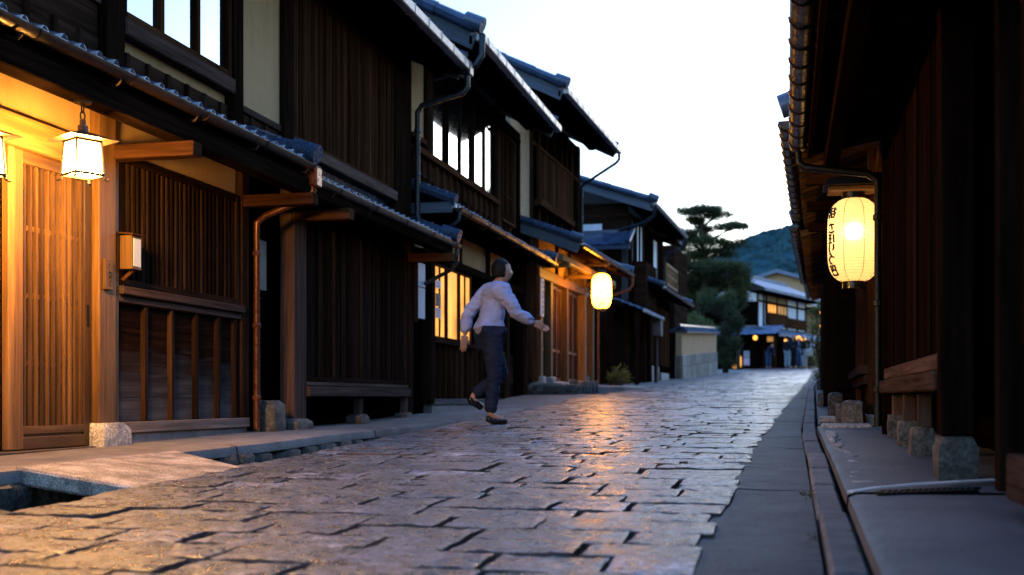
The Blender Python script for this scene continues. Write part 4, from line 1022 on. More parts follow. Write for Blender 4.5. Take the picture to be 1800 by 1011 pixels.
def chochin(x,y,zc,Rr,H,label,mat,seams,lit,wire_top,nrib=30):
    z0=zc-H/2
    t=thing('paper_lantern',label,'paper lantern',(x,y,z0))
    def prof(z):
        q=min(.9999,abs(2*z/H)); return max(.42*Rr,Rr*(1-.03*q*q)*(1-q**5)**.5)
    mb=MB(); P=[]; N=nrib*5
    for i in range(N+1):
        z=-H/2+H*i/N; P.append((prof(z)+.0026*abs(math.sin(math.pi*nrib*i/N)),z))
    mb.lathe((x,y,zc),P,40,cap=False); sh=mb.build('paper_shade',mat,t,smooth=180)
    mb=MB()
    for k in range(seams):
        ph=2*math.pi*k/seams+.35
        mb.tube([(x+(prof(z)+.001)*math.cos(ph),y+(prof(z)+.001)*math.sin(ph),zc+z) for z in [-H/2+H*i/30 for i in range(31)]],.0022,5)
    mb.build('string_seam',M['ink_warm'],sh)
    for nm,zz in (('top_ring',H/2-.02),('bottom_ring',-H/2-.035)):
        mb=MB(); r=Rr*.44; mb.lathe((x,y,zc+zz),[(r,0),(r,.055),(r*.86,.055),(r*.86,0)],28,cap=False); mb.lathe((x,y,zc+zz),[(r*1.02,-.004),(r*1.02,.006)],28,cap=False); mb.build(nm,M['black'],t,smooth=40)
    mb=MB(); 
    for s_ in (-1,0,1): mb.tube([(x+s_*Rr*.4,y,zc+H/2+.03),(x+s_*Rr*.4,y,wire_top)],.004,5)
    mb.build('hanging_wire',M['iron'],t)
    mb=MB(); mb.rock((x,y,zc+.1*H),.045,.045,.055,n=10,amp=0,sq=0); mb.build('bulb',M['bulb'],t,smooth=180)
    return t,prof
LX1,LY1,LZ1=.49,9.1,1.80
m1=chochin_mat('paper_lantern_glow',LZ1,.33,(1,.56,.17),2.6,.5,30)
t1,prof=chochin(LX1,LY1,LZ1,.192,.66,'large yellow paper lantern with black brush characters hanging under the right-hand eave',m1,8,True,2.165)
mb=MB(); C=(LX1,LY1,LZ1); base=math.atan2(-LY1,-LX1)-R(57)
CH=[ # brush characters, top to bottom
 (.20,[[(-.45,.30),(-.1,.42),(-.3,.10),(.0,.16)],[(-.2,.5),(-.25,.1),(-.45,-.15)],[(.1,.45),(.42,.40),(.45,.1),(.12,.12)],[(.25,.55),(.28,-.05)],[(-.3,-.15),(.0,-.05),(.05,-.4),(-.3,-.42),(-.34,-.15)],[(.15,-.1),(.45,-.2),(.35,-.45)]]),
 (.085,[[(-.35,.3),(.05,.36),(.35,.28)],[(-.4,-.35),(-.05,-.42),(.4,-.3)],[(-.05,.3),(-.15,-.2)]]),
 (.005,[[(-.3,.4),(-.33,0),(-.36,-.4)],[(-.05,.35),(.35,.38)],[(-.05,0),(.38,.05)],[(-.08,-.4),(.4,-.36)],[(.15,.4),(.12,-.38)]]),
 (-.075,[[(-.3,.45),(-.34,.05),(-.2,-.1)],[(.25,.5),(.32,.05),(.15,-.4),(-.15,-.75)]]),
 (-.165,[[(-.4,.3),(.05,.42),(.35,.2),(.22,-.15),(-.05,-.3)]]),
 (-.235,[[(-.3,.4),(-.3,-.45)],[(-.3,.4),(.3,.42),(.32,-.45)],[(-.28,0),(.28,.02)],[(-.3,-.45),(.32,-.43)],[(.0,.4),(.05,-.1)]]),
]
for zc_,ss in CH:
    for s_ in ss: stroke(mb,[(-u,v) for u,v in s_],C,prof,base,zc_,.092,.082,.0074)
mb.build('brush_writing',M['ink'],t1,smooth=60)
# little roofed board the lantern hangs from
t=thing('lantern_hood','small dark roofed wooden board above the large paper lantern','lantern hood',(.48,9.1,2.165))
mb=MB(); mb.box(.30,.66,8.98,9.22,2.168,2.20); mb.build('board',M['wood_light'],t,bevel=.004)
mb=MB(); mb.prism([(.26,8.93,2.203),(.70,8.93,2.203),(.64,8.93,2.285),(.30,8.93,2.255)],(0,.34,0)); mb.build('hood_roof',M['iron'],t,bevel=.004)
mb=MB(); mb.tube([(.36,9.1,2.25),(.36,9.1,2.56)],.008,6); mb.tube([(.60,9.1,2.26),(.60,9.1,2.56)],.008,6); mb.build('hanger',M['iron'],t)

LX2,LY2,LZ2=-3.44,21.4,2.62
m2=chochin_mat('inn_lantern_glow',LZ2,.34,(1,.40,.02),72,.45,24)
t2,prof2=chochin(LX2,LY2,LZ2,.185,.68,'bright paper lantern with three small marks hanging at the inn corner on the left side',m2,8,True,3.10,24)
mb=MB(); base=math.atan2(-LY2,-LX2); C=(LX2,LY2,LZ2)
for zc_,ss in ((.10,[[(-.4,-.3),(.4,-.3)],[(-.2,.3),(.25,.3),(.3,-.3)]]),(-.02,[[(-.35,0),(.35,.05)],[(0,.45),(0,-.45)],[(-.3,-.3),(.3,-.35)]]),(-.24,[[(-.4,-.2),(0,.4),(.4,-.2)],[(-.3,-.3),(.35,-.3)]])):
    for s_ in ss: stroke(mb,s_,C,prof2,base,zc_,.06,.045,.007)
mb.build('brush_mark',M['ink_warm'],t2,smooth=60)
t=thing('lantern_bracket','timber bracket arm reaching from the inn front to its lantern','bracket',(-3.8,21.5,3.1))
mb=MB(); mb.beam((-4.2,21.4,3.13),(-3.3,21.42,3.13),.05,.05); mb.beam((-4.2,21.4,2.85),(-3.75,21.41,3.10),.035,.035); mb.build('arm',M['wood_light'],t)

# ------------------------------------------------------------------ small fittings
t=thing('letter_box','small wooden letter box with white front fixed beside the entrance post','letter box',(-4.34,6.97,1.66))
mb=MB(); mb.box(-4.43,-4.335,6.91,7.03,1.47,1.70); mb.build('body',M['wood_light'],t,bevel=.003)
mb=MB(); mb.box(-4.334,-4.330,6.925,7.012,1.49,1.68); mb.build('front_panel',M['paper_white'],t)
mb=MB(); mb.beam((-4.445,6.97,1.718),(-4.315,6.97,1.706),.15,.012,up=(0,0,1)); mb.build('lid',M['wood_mid'],t)
mb=MB(); mb.beam((-4.44,6.97,1.40),(-4.36,6.97,1.466),.025,.025); mb.build('strut',M['wood_mid'],t)
t=thing('name_plate','narrow wooden name plate with a dark mark on the entrance post','name plate',(-4.40,6.73,1.5))
mb=MB(); mb.box(-4.405,-4.382,6.675,6.765,1.31,1.51); mb.build('plate',M['wood_light'],t,bevel=.003)
mb=MB(); mb.tube([(-4.380,6.71,1.43),(-4.380,6.735,1.425),(-4.380,6.715,1.40),(-4.380,6.735,1.385),(-4.380,6.725,1.365)],.006,6); mb.tube([(-4.380,6.715,1.35),(-4.380,6.73,1.34)],.004,6); mb.tube([(-4.380,6.715,1.485),(-4.380,6.72,1.47)],.003,6); mb.build('mark',M['ink'],t)
mb=MB(); mb.box(-4.46,-4.44,9.02,9.18,1.53,1.96); o=mb.build('notice_board',M['concrete_blue'])
tag(o,'plain grey notice board hanging in the dark doorway by the red-brown pipe','notice board')
mb=MB(); mb.rock((-4.4,9.16,.40),.10,.13,.17,seed=5,n=9,amp=.06,sq=.96); tag(mb.build('stone_block',M['stone'],smooth=50),'squared grey stone block standing by the foot of the red-brown drainpipe','stone block')
t=thing('hanging_sign','two-part blank white vertical sign at the corner past the lattice bay','sign',(-4.3,13.05,1.85))
mb=MB(); mb.box(-4.33,-4.30,12.96,13.24,1.935,2.22); mb.box(-4.33,-4.302,12.96,13.24,1.55,1.925); mb.build('board',M['paper_white'],t,bevel=.003)
mb=MB(); mb.box(-4.34,-4.295,12.94,12.957,1.5,2.26); mb.build('edge_rail',W,t)
for i,(z,h_,l) in enumerate(((2.02,.10,'top small white notice taped inside the lit window'),(1.78,.17,'grey printed notice taped inside the lit window, middle one'),(1.63,.13,'bottom white notice taped inside the lit window'))):
    t=thing('paper_notice',l,'notice',(-4.40,14.17,z),0,'notices taped in the lit window')
    mb=MB(); mb.box(-4.426,-4.422,14.06,14.28,z,z+h_); mb.build('sheet',M['paper_white'] if i!=1 else M['concrete'],t)
    mb=MB(); 
    for q in range(2+i): mb.box(-4.4215,-4.4205,14.09,14.25-.02*(q%2),z+.025+.035*q,z+.033+.035*q)
    mb.build('printing',M['concrete_blue'] if i!=1 else M['ink'],t)
F=Matrix.Translation((-4.3,19.5,0))@Matrix.Rotation(KB,4,'Z')
t=thing('hanging_sign','long vertical white sign with dark brush writing beside the inn entrance','sign',(-4.3,19.5,2.2),KB)
mb=FMB(); mb.box(.10,.125,-.10,.10,2.02,2.68); mb.build('board',M['paper_white'],t,bevel=.003)
mb=FMB(); rk=random.Random(3)
for i in range(7):
    z=2.61-.085*i
    mb.tube([(.127,-.03+rk.uniform(-.02,.01),z+.02),(.127,.04,z+.02+rk.uniform(-.01,.01)),(.127,-.01,z-.02),(.127,.045,z-.03)],.007,5); mb.tube([(.127,.0,z+.035),(.127,.0,z-.03)],.006,5)
mb.build('brush_writing',M['ink'],t)
t=thing('hanging_sign','small pale box sign hanging below the canopy of the balcony house','sign',(-3.3,29.3,2.4))
mb=MB(); mb.box(-3.36,-3.14,29.0,29.5,2.18,2.62); mb.build('board',M['concrete_blue'],t,bevel=.01); mb=MB(); mb.tube([(-3.25,29.1,2.62),(-3.25,29.1,2.72)],.01,5); mb.tube([(-3.25,29.4,2.62),(-3.25,29.4,2.72)],.01,5); mb.build('hanger',M['iron'],t)
mb=MB(); mb.tube([(-3.26,29.2,.98),(-3.26,29.2,2.18)],.035,8); tag(mb.build('sign_post',M['wood_gray']),'thin grey post under the pale box sign','post')

# ------------------------------------------------------------------ planting
def leaves(mb,c,rx,ry,rz_,n,size,rk,up=.3,asp=2.2,shell=.5,flat=0):
    c=Vector(c)
    for _ in range(n):
        while True:
            d=Vector((rk.uniform(-1,1),rk.uniform(-1,1),rk.uniform(-1,1)))
            if 0.05<d.length<1: break
        d=d.normalized()*(shell+(1-shell)*rk.random())*(1+.22*noise.noise(d*2.3+c))
        p=c+Vector((d.x*rx,d.y*ry,d.z*rz_))
        a=(Vector((rk.uniform(-1,1),rk.uniform(-1,1),rk.uniform(-.5,1)*up+ .2))+d*.6).normalized()
        b=a.cross(Vector((rk.uniform(-1,1),rk.uniform(-1,1),rk.uniform(-1,1))))
        if b.length<.05: continue
        b.normalize(); s_=size*rk.uniform(.6,1.35)
        q=[p-b*s_/asp*.5,p+a*s_*.4+b*s_/asp*.1-b*s_/asp*.6*.2,p+a*s_,p+a*s_*.35+b*s_/asp*.5]
        mb.poly(q,0,min(1,max(0,.42+.4*d.z+rk.uniform(-.28,.28))))
rk=random.Random(21)
PADS=[(-3.53,49.32,8.68,.83,.23),(-4.10,50.11,8.64,.6,.21),(-2.93,49.66,8.45,.64,.23),(-3.80,50.27,8.35,.55,.21),(-3.14,50.33,7.99,.74,.21),(-2.26,48.87,7.82,.62,.18),(-4.21,48.73,7.55,.53,.2),(-3.99,50.88,7.64,.66,.24),(-3.2,49.37,7.22,.83,.28),(-2.4,49.31,7.14,.63,.23),(-4.5,51.29,7.21,.76,.32),(-3.6,49.92,6.81,.74,.26),(-2.68,50.87,6.95,.75,.29),(-4.7,49.94,6.35,.79,.44),(-3.88,50.36,6.27,1.0,.42),(-2.75,49.09,6.15,1.06,.46),(-4.37,50.35,5.66,1.0,.47),(-3.35,50.96,5.67,1.16,.48),(-2.39,50.06,5.56,.84,.57),(-4.64,50.63,4.99,.75,.42),(-2.29,50.45,4.8,.64,.57),(-2.81,48.87,4.73,.82,.56),(-4.0,51,5.1,.8,.5)]
t=thing('pine_tree','tall layered pine with a leaning trunk rising above the garden wall','pine tree',(-3.85,50,1.9))
TR=[(-3.85,50,1.7),(-3.92,50,3.05),(-3.78,50,4.05),(-3.58,50,5.05),(-3.48,50,6.0),(-3.58,50,7.0),(-3.68,50,7.75),(-3.5,50,8.6)]
mb=MB(); mb.tube(TR,[.26,.23,.21,.19,.15,.12,.09,.04],10)
for (x,y,z,w,hh) in PADS:
    if z>8.6: continue
    zb=max(3,z-.45-.25*rk.random()); 
    for (A,B) in zip(TR,TR[1:]):
        if A[2]<=zb<=B[2]:
            P0=Vector(A).lerp(Vector(B),(zb-A[2])/(B[2]-A[2])); P1=Vector((x,y,z-.06)); md=(P0+P1)/2+Vector((rk.uniform(-.1,.1),0,rk.uniform(-.05,.2)))
            mb.tube([P0,md,P1],[.07,.05,.025],6)
            for s_ in (-.5,.5): mb.tube([md.lerp(P1,.5),(x+s_*w*.8,y+rk.uniform(-.3,.3),z)],[.03,.012],5)
mb.build('trunk',M['bark'],t,smooth=180)
mb=MB()
for (x,y,z,w,hh) in PADS:
    for q in range(5):
        ox=rk.uniform(-.6,.6)*w; oy=rk.uniform(-.6,.6)*w; oz=rk.uniform(-.35,.45)*hh; k_=rk.uniform(.35,.6)
        leaves(mb,(x+ox*(1.3 if z>6.6 else 1.12),y+oy,z+oz),w*k_*1.15,w*k_*1.15,hh*rk.uniform(.5,.85),int(170*(.5+w)*(3.4 if z<6.9 else 1.6)),.19,rk,.9,3.6,.2)
mb.build('crown',M['needle'],t)
t=thing('evergreen_tree','dense dark evergreen filling the space below the pine, next to the corner house','evergreen tree',(-2.5,47.5,1.8))
mb=MB(); mb.tube([(-2.5,47.5,1.6),(-2.45,47.5,2.6),(-2.5,47.5,3.8)],[.13,.11,.06],8); mb.tube([(-2.46,47.5,2.4),(-2.2,47.4,3.2)],[.06,.03],6); mb.build('trunk',M['bark'],t,smooth=180)
mb=MB()
for c,r,hh in (((-2.35,47.3,4.1),.62,.7),((-2.1,47.2,3.5),.5,.6),((-2.5,47.6,3.2),.6,.6),((-2.15,47.2,2.75),.45,.5),((-2.5,47.3,2.4),.5,.5),((-2.75,47.9,4.3),.6,.6),((-2.35,47.2,2.0),.4,.35),((-2.75,47.6,2.8),.4,.5)):
    for q in range(4): leaves(mb,(c[0]+rk.uniform(-.3,.3)*r,c[1]+rk.uniform(-.4,.4),c[2]+rk.uniform(-.35,.35)*hh),r*.62,r*.62,hh*.55,330,.13,rk,.5,2.4,.35)
mb.build('crown',M['leaf_dark'],t)
t=thing('shrub','rounded green shrub showing above the plastered garden wall','shrub',(-3.5,45,1.6))
mb=MB(); mb.tube([(-3.5,45,1.5),(-3.5,45,3.2)],[.07,.03],6); mb.build('stem',M['bark'],t)
mb=MB()
for c,r in (((-3.95,45,3.5),.38),((-3.6,45.2,3.65),.42),((-3.25,45,3.45),.4),((-2.95,45.3,3.25),.32),((-3.6,44.9,3.1),.5)): leaves(mb,c,r,r,r*.9,560,.1,rk,.5,2.2,.4)
mb.build('foliage',M['leaf'],t)
t=thing('shrub','yellow-green loose shrub lit by orange lamps on the right, in front of the far crowd','shrub',(.8,30,1.0))
mb=MB()
for q in range(7): mb.tube([(.82+.03*q,30+.1*q,.98),(.72+rk.uniform(-.15,.3),30+rk.uniform(-.3,.3),1.9),(.75+rk.uniform(-.25,.3),30+rk.uniform(-.3,.3),2.8)],[.02,.014,.005],5)
mb.build('stem',M['bark'],t)
mb=MB()
for c,r in (((.72,30,2.75),.2),((.88,30.1,2.9),.22),((.68,30,2.35),.22),((.9,30,2.4),.3),((.7,29.9,1.95),.24),((.95,30,1.9),.3),((.72,30,1.5),.2),((.9,30,1.35),.3),((.75,30,1.12),.18)): leaves(mb,c,r,r,r*1.0,170,.11,rk,.4,2.4,.2)
mb.build('foliage',M['leaf_yellow'],t)
for i in range(2):
    z=(2.70,2.36)[i]
    mb=MB(); mb.rock((.835,29.05,z),.07,.07,.085,n=7,amp=0,sq=0); mb.tube([(.835,29.05,z+.08),(.835,29.05,z+.2)],.006,5)
    tag(mb.build('globe_lamp',M['glow_far'],smooth=180),('upper orange globe lamp beside the yellow-green shrub','lower orange globe lamp beside the yellow-green shrub')[i],'globe lamp','orange globe lamps by the shrub')
t=thing('potted_plant','little leafy plant in a low pot in front of the inn','plant',(-3.52,24.2,.87))
mb=MB(); mb.lathe((-3.52,24.2,.86),[(.09,0),(.13,.14),(.14,.15),(.11,.15)],12); mb.build('pot',M['stone_dark'],t,smooth=40)
mb=MB()
for c,r in (((-3.52,24.2,1.12),.2),((-3.64,24.2,1.02),.14),((-3.4,24.2,1.0),.15)): leaves(mb,c,r,r,r,130,.1,rk,.8,2.6,.3)
mb.build('foliage',M['leaf_yellow'],t)
# moss and weeds in the pavement joints
mb=MB()
for y,x,n,s_ in ((6.9,KX(6.9)+.135,36,.045),(4.9,KX(4.9)-.03,30,.035),(3.9,KX(3.9)+.11,26,.03),(3.5,KX(3.5)+.125,22,.03),(7.6,KX(7.6)+.13,22,.03),(5.6,KX(5.6)+.12,22,.025),(3.72,KX(3.72)-.02,16,.02)):
    leaves(mb,(x,y,zr(y)+.012),.03,.10,.018,n,s_,rk,1,3,.1)
o=mb.build('moss',M['moss']); o['kind']='stuff'

# ------------------------------------------------------------------ people
def evalmesh(o):
    dg=bpy.context.evaluated_depsgraph_get(); dg.update()
    me=bpy.data.meshes.new_from_object(o.evaluated_get(dg)); return me
def skinned(V,E,RR,root=0,sub=2):
    me=bpy.data.meshes.new('tmp'); me.from_pydata(V,E,[]); o=bpy.data.objects.new('tmp',me); COL.objects.link(o)
    sk=o.modifiers.new('s','SKIN'); sk.use_smooth_shade=True
    for i,sv in enumerate(me.skin_vertices[0].data):
        r=RR[i]; sv.radius=(r,r) if not isinstance(r,tuple) else r; sv.use_root=(i==root)
    if sub: ss=o.modifiers.new('u','SUBSURF'); ss.levels=sub; ss.render_levels=sub
    m2=evalmesh(o); bpy.data.objects.remove(o); bpy.data.meshes.remove(me); return m2
def merge(meshes,voxel=0,smooth_it=0,fold=0):
    bm=bmesh.new()
    for m in meshes: bm.from_mesh(m)
    me=bpy.data.meshes.new('body'); bm.to_mesh(me); bm.free()
    if voxel:
        o=bpy.data.objects.new('tmp',me); COL.objects.link(o); r=o.modifiers.new('r','REMESH'); r.mode='VOXEL'; r.voxel_size=voxel; r.use_smooth_shade=True
        if smooth_it: s_=o.modifiers.new('sm','SMOOTH'); s_.iterations=smooth_it; s_.factor=.5
        m2=evalmesh(o); bpy.data.objects.remove(o); bpy.data.meshes.remove(me); me=m2
    if fold:
        for v in me.vertices:
            c=v.co; q=noise.noise(Vector((c.x*7,c.y*7,c.z*16)))+.6*noise.noise(Vector((c.x*15+3,c.y*15,c.z*26)))
            v.co=c+v.normal*fold*(1-2*abs(q))
    for p in me.polygons: p.use_smooth=True
    return me
def headmesh(c,yaw,s):
    """head with brow, nose, chin, ears; local +y is forward"""
    bm=bmesh.new(); bmesh.ops.create_uvsphere(bm,u_segments=28,v_segments=22,radius=1)
    for v in bm.verts:
        x,y,z=v.co
        f=max(0,y)
        X=x*.073*(1-.28*max(0,-z)**1.5-.06*max(0,z)); Y_=y*.094; Z=z*.115
        if z<0: Y_-=.0; Y_+=.012*f*(-z)
        if y<0 and z<-.1: Y_*=1-.35*min(1,-z)
        nose=math.exp(-((x/.16)**2))*math.exp(-(((z+.12)/.17)**2))*(f>.5); Y_+=.024*nose
        eye=math.exp(-(((abs(x)-.38)/.16)**2))*math.exp(-(((z-.08)/.1)**2))*(f>.4); Y_-=.009*eye
        mouth=math.exp(-((x/.3)**2))*math.exp(-(((z+.5)/.05)**2))*(f>.3); Y_-=.004*mouth
        lip=math.exp(-((x/.28)**2))*math.exp(-(((z+.43)/.05)**2))*(f>.3)+math.exp(-((x/.25)**2))*math.exp(-(((z+.57)/.05)**2))*(f>.3); Y_+=.004*lip
        v.co=Vector((X,Y_,Z))*s
    for sx in (-1,1):
        r=bmesh.ops.create_uvsphere(bm,u_segments=10,v_segments=8,radius=1)
        for v in r['verts']: v.co=Vector((sx*(.071+.009*v.co.x*1.0)+0,v.co.y*.018-.008,v.co.z*.03-.005))*s
    bmesh.ops.transform(bm,matrix=Matrix.Translation(c)@Matrix.Rotation(yaw,4,'Z'),verts=bm.verts)
    me=bpy.data.meshes.new('head'); bm.to_mesh(me); bm.free(); return me
def link(me,name,mat,parent):
    me.materials.clear(); me.materials.append(mat); me.name=name
    o=bpy.data.objects.new(name,me); COL.objects.link(o); o.parent=parent; return o
def person(label,loc,heading,H,J,top,legs,hairm,shoe=None,detail=True,group=None,longhair=False,coat=0,hat=None):
    """J: joint positions for a 1.65 m figure, +y forward, +x its right"""
    t=thing('person',label,'person',loc,heading,group); s=H/1.65
    j={k:Vector(v)*s for k,v in J.items()}
    V=[];E=[];RR=[]
    def chain(keys,rad,start=None):
        prev=start
        for k_,r in zip(keys,rad):
            V.append(tuple(k_)); RR.append(r*s if not isinstance(r,tuple) else (r[0]*s,r[1]*s)); i=len(V)-1
            if prev is not None: E.append((prev,i))
            prev=i
        return prev
    pel=chain([j['pelvis']],[.115]); ch=chain([j['pelvis'].lerp(j['chest'],.5),j['chest']],[.085,.09],pel); nk=chain([j['neck'],j['head']-Vector((0,0,.07*s))],[.055,.05],ch)
    for sd in 'rl':
        m=j['el_'+sd]; chain([j['sh_'+sd],j['sh_'+sd].lerp(m,.5),m,m.lerp(j['wr_'+sd],.5),j['wr_'+sd]],[.055,.045,.038,.036,.026],ch)
        k_=j['kn_'+sd]; chain([j['hip_'+sd],j['hip_'+sd].lerp(k_,.5),k_,k_.lerp(j['an_'+sd],.4),j['an_'+sd],j['to_'+sd]],[.085,.075,.055,.052,.036,.03],pel)
    ms=[skinned(V,E,RR,0,2 if detail else 1),headmesh(j['head']+Vector((0,.012,.0)),0,s)]
    if detail:
        for sd,sx in (('r',1),('l',-1)):
            w=j['wr_'+sd]; d=(w-j['el_'+sd]).normalized(); side=Vector((0,1,0)) if abs(d.y)<.9 else Vector((0,0,1)); side=(side-d*side.dot(d)).normalized(); nrm=d.cross(side)
            mb=MB(); pc=w+d*.045*s
            mb.obox(pc,.045*s,.036*s,.013*s,Matrix((d,side,nrm)).transposed())
            for q in range(4):
                b=w+d*.085*s+side*(.027-.018*q)*s; L=(.068,.078,.073,.056)[q]*s; cu=nrm*sx*(.012+.006*q)*s
                mb.tube([b-d*.02*s,b+d*L*.45,b+d*L*.8+cu*.7,b+d*L+cu*1.7],[.0092*s,.0088*s,.008*s,.006*s],7)
            b=w+d*.03*s+side*.03*s; mb.tube([b-side*.01*s,b+side*.02*s+d*.02*s,b+side*.026*s+d*.052*s],[.011*s,.0095*s,.007*s],7)
            me=bpy.data.meshes.new('hand'); me.from_pydata(mb.v,[],mb.f); ms.append(me)
    link(merge(ms,.0065*s if detail else 0,2),'body',M['skin'],t)
    # clothes
    V.clear();E.clear();RR.clear()
    dn=j['pelvis']+Vector((0,0,-.06-coat))*s
    a=chain([j['pelvis'].lerp(j['chest'],.55)],[(.15,.125)]); chain([j['pelvis']+Vector((0,0,.05))*s,dn],[(.165,.135),(.175,.145)],a); c=chain([j['chest'],j['neck']-Vector((0,0,.045))*s],[(.178,.145),(.078,.078)],a)
    for sd in 'rl':
        m=j['el_'+sd]; chain([j['sh_'+sd],j['sh_'+sd].lerp(m,.5),m,m.lerp(j['wr_'+sd],.5),m.lerp(j['wr_'+sd],.93)],[.092,.074,.064,.058,.048],c)
    jk=link(merge([skinned(V,E,RR,0,2)],.011*s if detail else 0,3,.010 if detail else 0),'jacket',top,t)
    V.clear();E.clear();RR.clear()
    p=chain([j['pelvis']],[.13])
    for sd in 'rl':
        k_=j['kn_'+sd]; chain([j['hip_'+sd],j['hip_'+sd].lerp(k_,.5),k_,k_.lerp(j['an_'+sd],.5),k_.lerp(j['an_'+sd],.96)],[.105,.095,.078,.068,.062],p)
    link(merge([skinned(V,E,RR,0,2)],.011*s if detail else 0,3,.008 if detail else 0),'trousers',legs,t)
    for sd in 'rl':
        an,to=j['an_'+sd],j['to_'+sd]; d=(to-an); d.z*=.3; d.normalize()
        m=skinned([tuple(an+Vector((0,0,-.005))*s),tuple(an-d*.03*s+Vector((0,0,-.05))*s),tuple(an+d*.09*s+Vector((0,0,-.055))*s),tuple(to+d*.03*s+Vector((0,0,-.01))*s)],[(0,1),(1,2),(2,3)],[.042*s,.04*s,.042*s,.034*s],0,2)
        link(m,'shoe',shoe or M['black'],t)
    bm=bmesh.new(); bmesh.ops.create_uvsphere(bm,u_segments=24,v_segments=18,radius=1); hc=j['head']+Vector((0,.0,.012))*s
    for v in list(bm.verts):
        x,y,z=v.co
        low=-.95 if longhair else -.55
        if (y>.35 and z<.42) or z<low: pass
        lim=y>.42 and z<.45
        v.co=hc+Vector((x*.082,y*.10-.004-(.035 if lim else 0),(z*.118 if z>-.3 or not longhair else z*.15)))*s*(1+.03*noise.noise(Vector((x*4,y*4,z*4))))
        v.tag=lim
    bmesh.ops.delete(bm,geom=[v for v in bm.verts if v.tag or v.co.z<hc.z-.11*s*(1.5 if longhair else .75)],context='VERTS')
    me=bpy.data.meshes.new('hair'); bm.to_mesh(me); bm.free()
    for q in me.polygons: q.use_smooth=True
    link(me,'hair',hairm,t)
    if detail:
        mb=MB()
        for sx in (-1,1): mb.rock(j['head']+Vector((sx*.028,.086,.009))*s,.010*s,.006*s,.006*s,n=5,amp=0,sq=0)
        me=bpy.data.meshes.new('eye'); me.from_pydata(mb.v,[],mb.f); link(me,'eye',M['ink'],t)
    return t
STAND=dict(pelvis=(0,0,.90),chest=(0,0,1.22),neck=(0,-.005,1.40),head=(0,.02,1.535),sh_r=(.165,-.01,1.335),sh_l=(-.165,-.01,1.335),el_r=(.215,-.03,1.06),el_l=(-.215,-.03,1.06),wr_r=(.215,.06,.83),wr_l=(-.215,.06,.83),hip_r=(.085,0,.86),hip_l=(-.085,0,.86),kn_r=(.095,.02,.47),kn_l=(-.095,.02,.47),an_r=(.1,-.02,.09),an_l=(-.1,-.02,.09),to_r=(.115,.13,.035),to_l=(-.115,.13,.035))
WALK=dict(STAND,chest=(0,.045,1.22),neck=(0,.075,1.395),head=(0,.12,1.52),sh_r=(.165,.07,1.325),sh_l=(-.165,.03,1.33),el_r=(.22,.21,1.09),el_l=(-.21,-.17,1.10),wr_r=(.19,.41,1.0),wr_l=(-.2,-.20,.88),kn_r=(.085,.02,.46),an_r=(.085,-.02,.085),to_r=(.09,.13,.033),kn_l=(-.085,.16,.50),an_l=(-.09,-.16,.27),to_l=(-.09,-.08,.16))
HOLD=dict(STAND,el_r=(.2,.06,1.07),wr_r=(.09,.26,1.12),el_l=(-.2,.06,1.07),wr_l=(-.09,.26,1.12))
BEND=dict(STAND,chest=(0,.2,1.14),neck=(0,.34,1.25),head=(0,.44,1.33),sh_r=(.165,.28,1.22),sh_l=(-.165,.28,1.22),el_r=(.19,.34,.95),el_l=(-.19,.34,.95),wr_r=(.15,.45,.76),wr_l=(-.15,.45,.76))
CL={k:clothm(k,c) for k,c in dict(lavender_cloth=(.32,.36,.56),navy_cloth=(.012,.018,.04),black_cloth=(.008,.008,.010),denim_cloth=(.07,.10,.16),pale_blue_cloth=(.22,.27,.32),grey_cloth=(.28,.28,.31),lilac_cloth=(.46,.44,.62),beige_cloth=(.36,.31,.27),blue_cloth=(.03,.06,.13),red_cloth=(.35,.06,.03)).items()}
M['blue_shoe']=CL['navy_cloth']
person('person walking across the cobbles in a pale lavender-blue jacket and dark navy trousers',(-2.66,10.1,.356),R(-58),1.52,WALK,CL['lavender_cloth'],CL['navy_cloth'],M['hair'])
G='people at the top of the street'
for lab,x,y,hd,H,J,tp,lg,hr,lh,ct in (
 ('far person in a dark jacket and pale blue trousers, left of the huddle',-.02,60,R(-30),1.66,STAND,CL['black_cloth'],CL['pale_blue_cloth'],M['hair'],False,.05),
 ('far person all in black holding something up, middle of the huddle',.28,61,R(160),1.68,HOLD,CL['black_cloth'],CL['black_cloth'],M['hair'],False,.1),
 ('far person in blue denim behind the white-haired figure',.55,62.5,R(200),1.62,STAND,CL['denim_cloth'],CL['blue_cloth'],M['hair'],False,0),
 ('far white-haired person in a black coat and grey trousers',.80,60,R(120),1.70,HOLD,CL['black_cloth'],CL['grey_cloth'],M['hair_white'],False,.22),
 ('far person in a lilac top carrying a beige bag, beside the shrub',1.17,59.5,R(100),1.52,STAND,CL['lilac_cloth'],CL['black_cloth'],M['hair'],True,0),
 ('far person in dark blue bending down before the dark shopfront',-.98,60.2,R(-150),1.45,BEND,CL['navy_cloth'],CL['blue_cloth'],M['hair'],False,0)):
    person(lab,(x,y,zr(y)+.01),hd,H,J,tp,lg,hr,None,False,G,lh,ct)
t=thing('shoulder_bag','beige bag hanging at the hip of the far person in lilac','bag',(1.05,59.3,2.75))
mb=MB(); mb.rock((1.06,59.3,2.88),.19,.1,.2,seed=2,n=8,amp=.1,sq=.6); mb.build('bag_body',CL['beige_cloth'],t,smooth=180); mb=MB(); mb.tube([(1.0,59.3,3.05),(1.1,59.35,3.35),(1.2,59.3,3.05)],.015,5); mb.build('strap',CL['beige_cloth'],t)
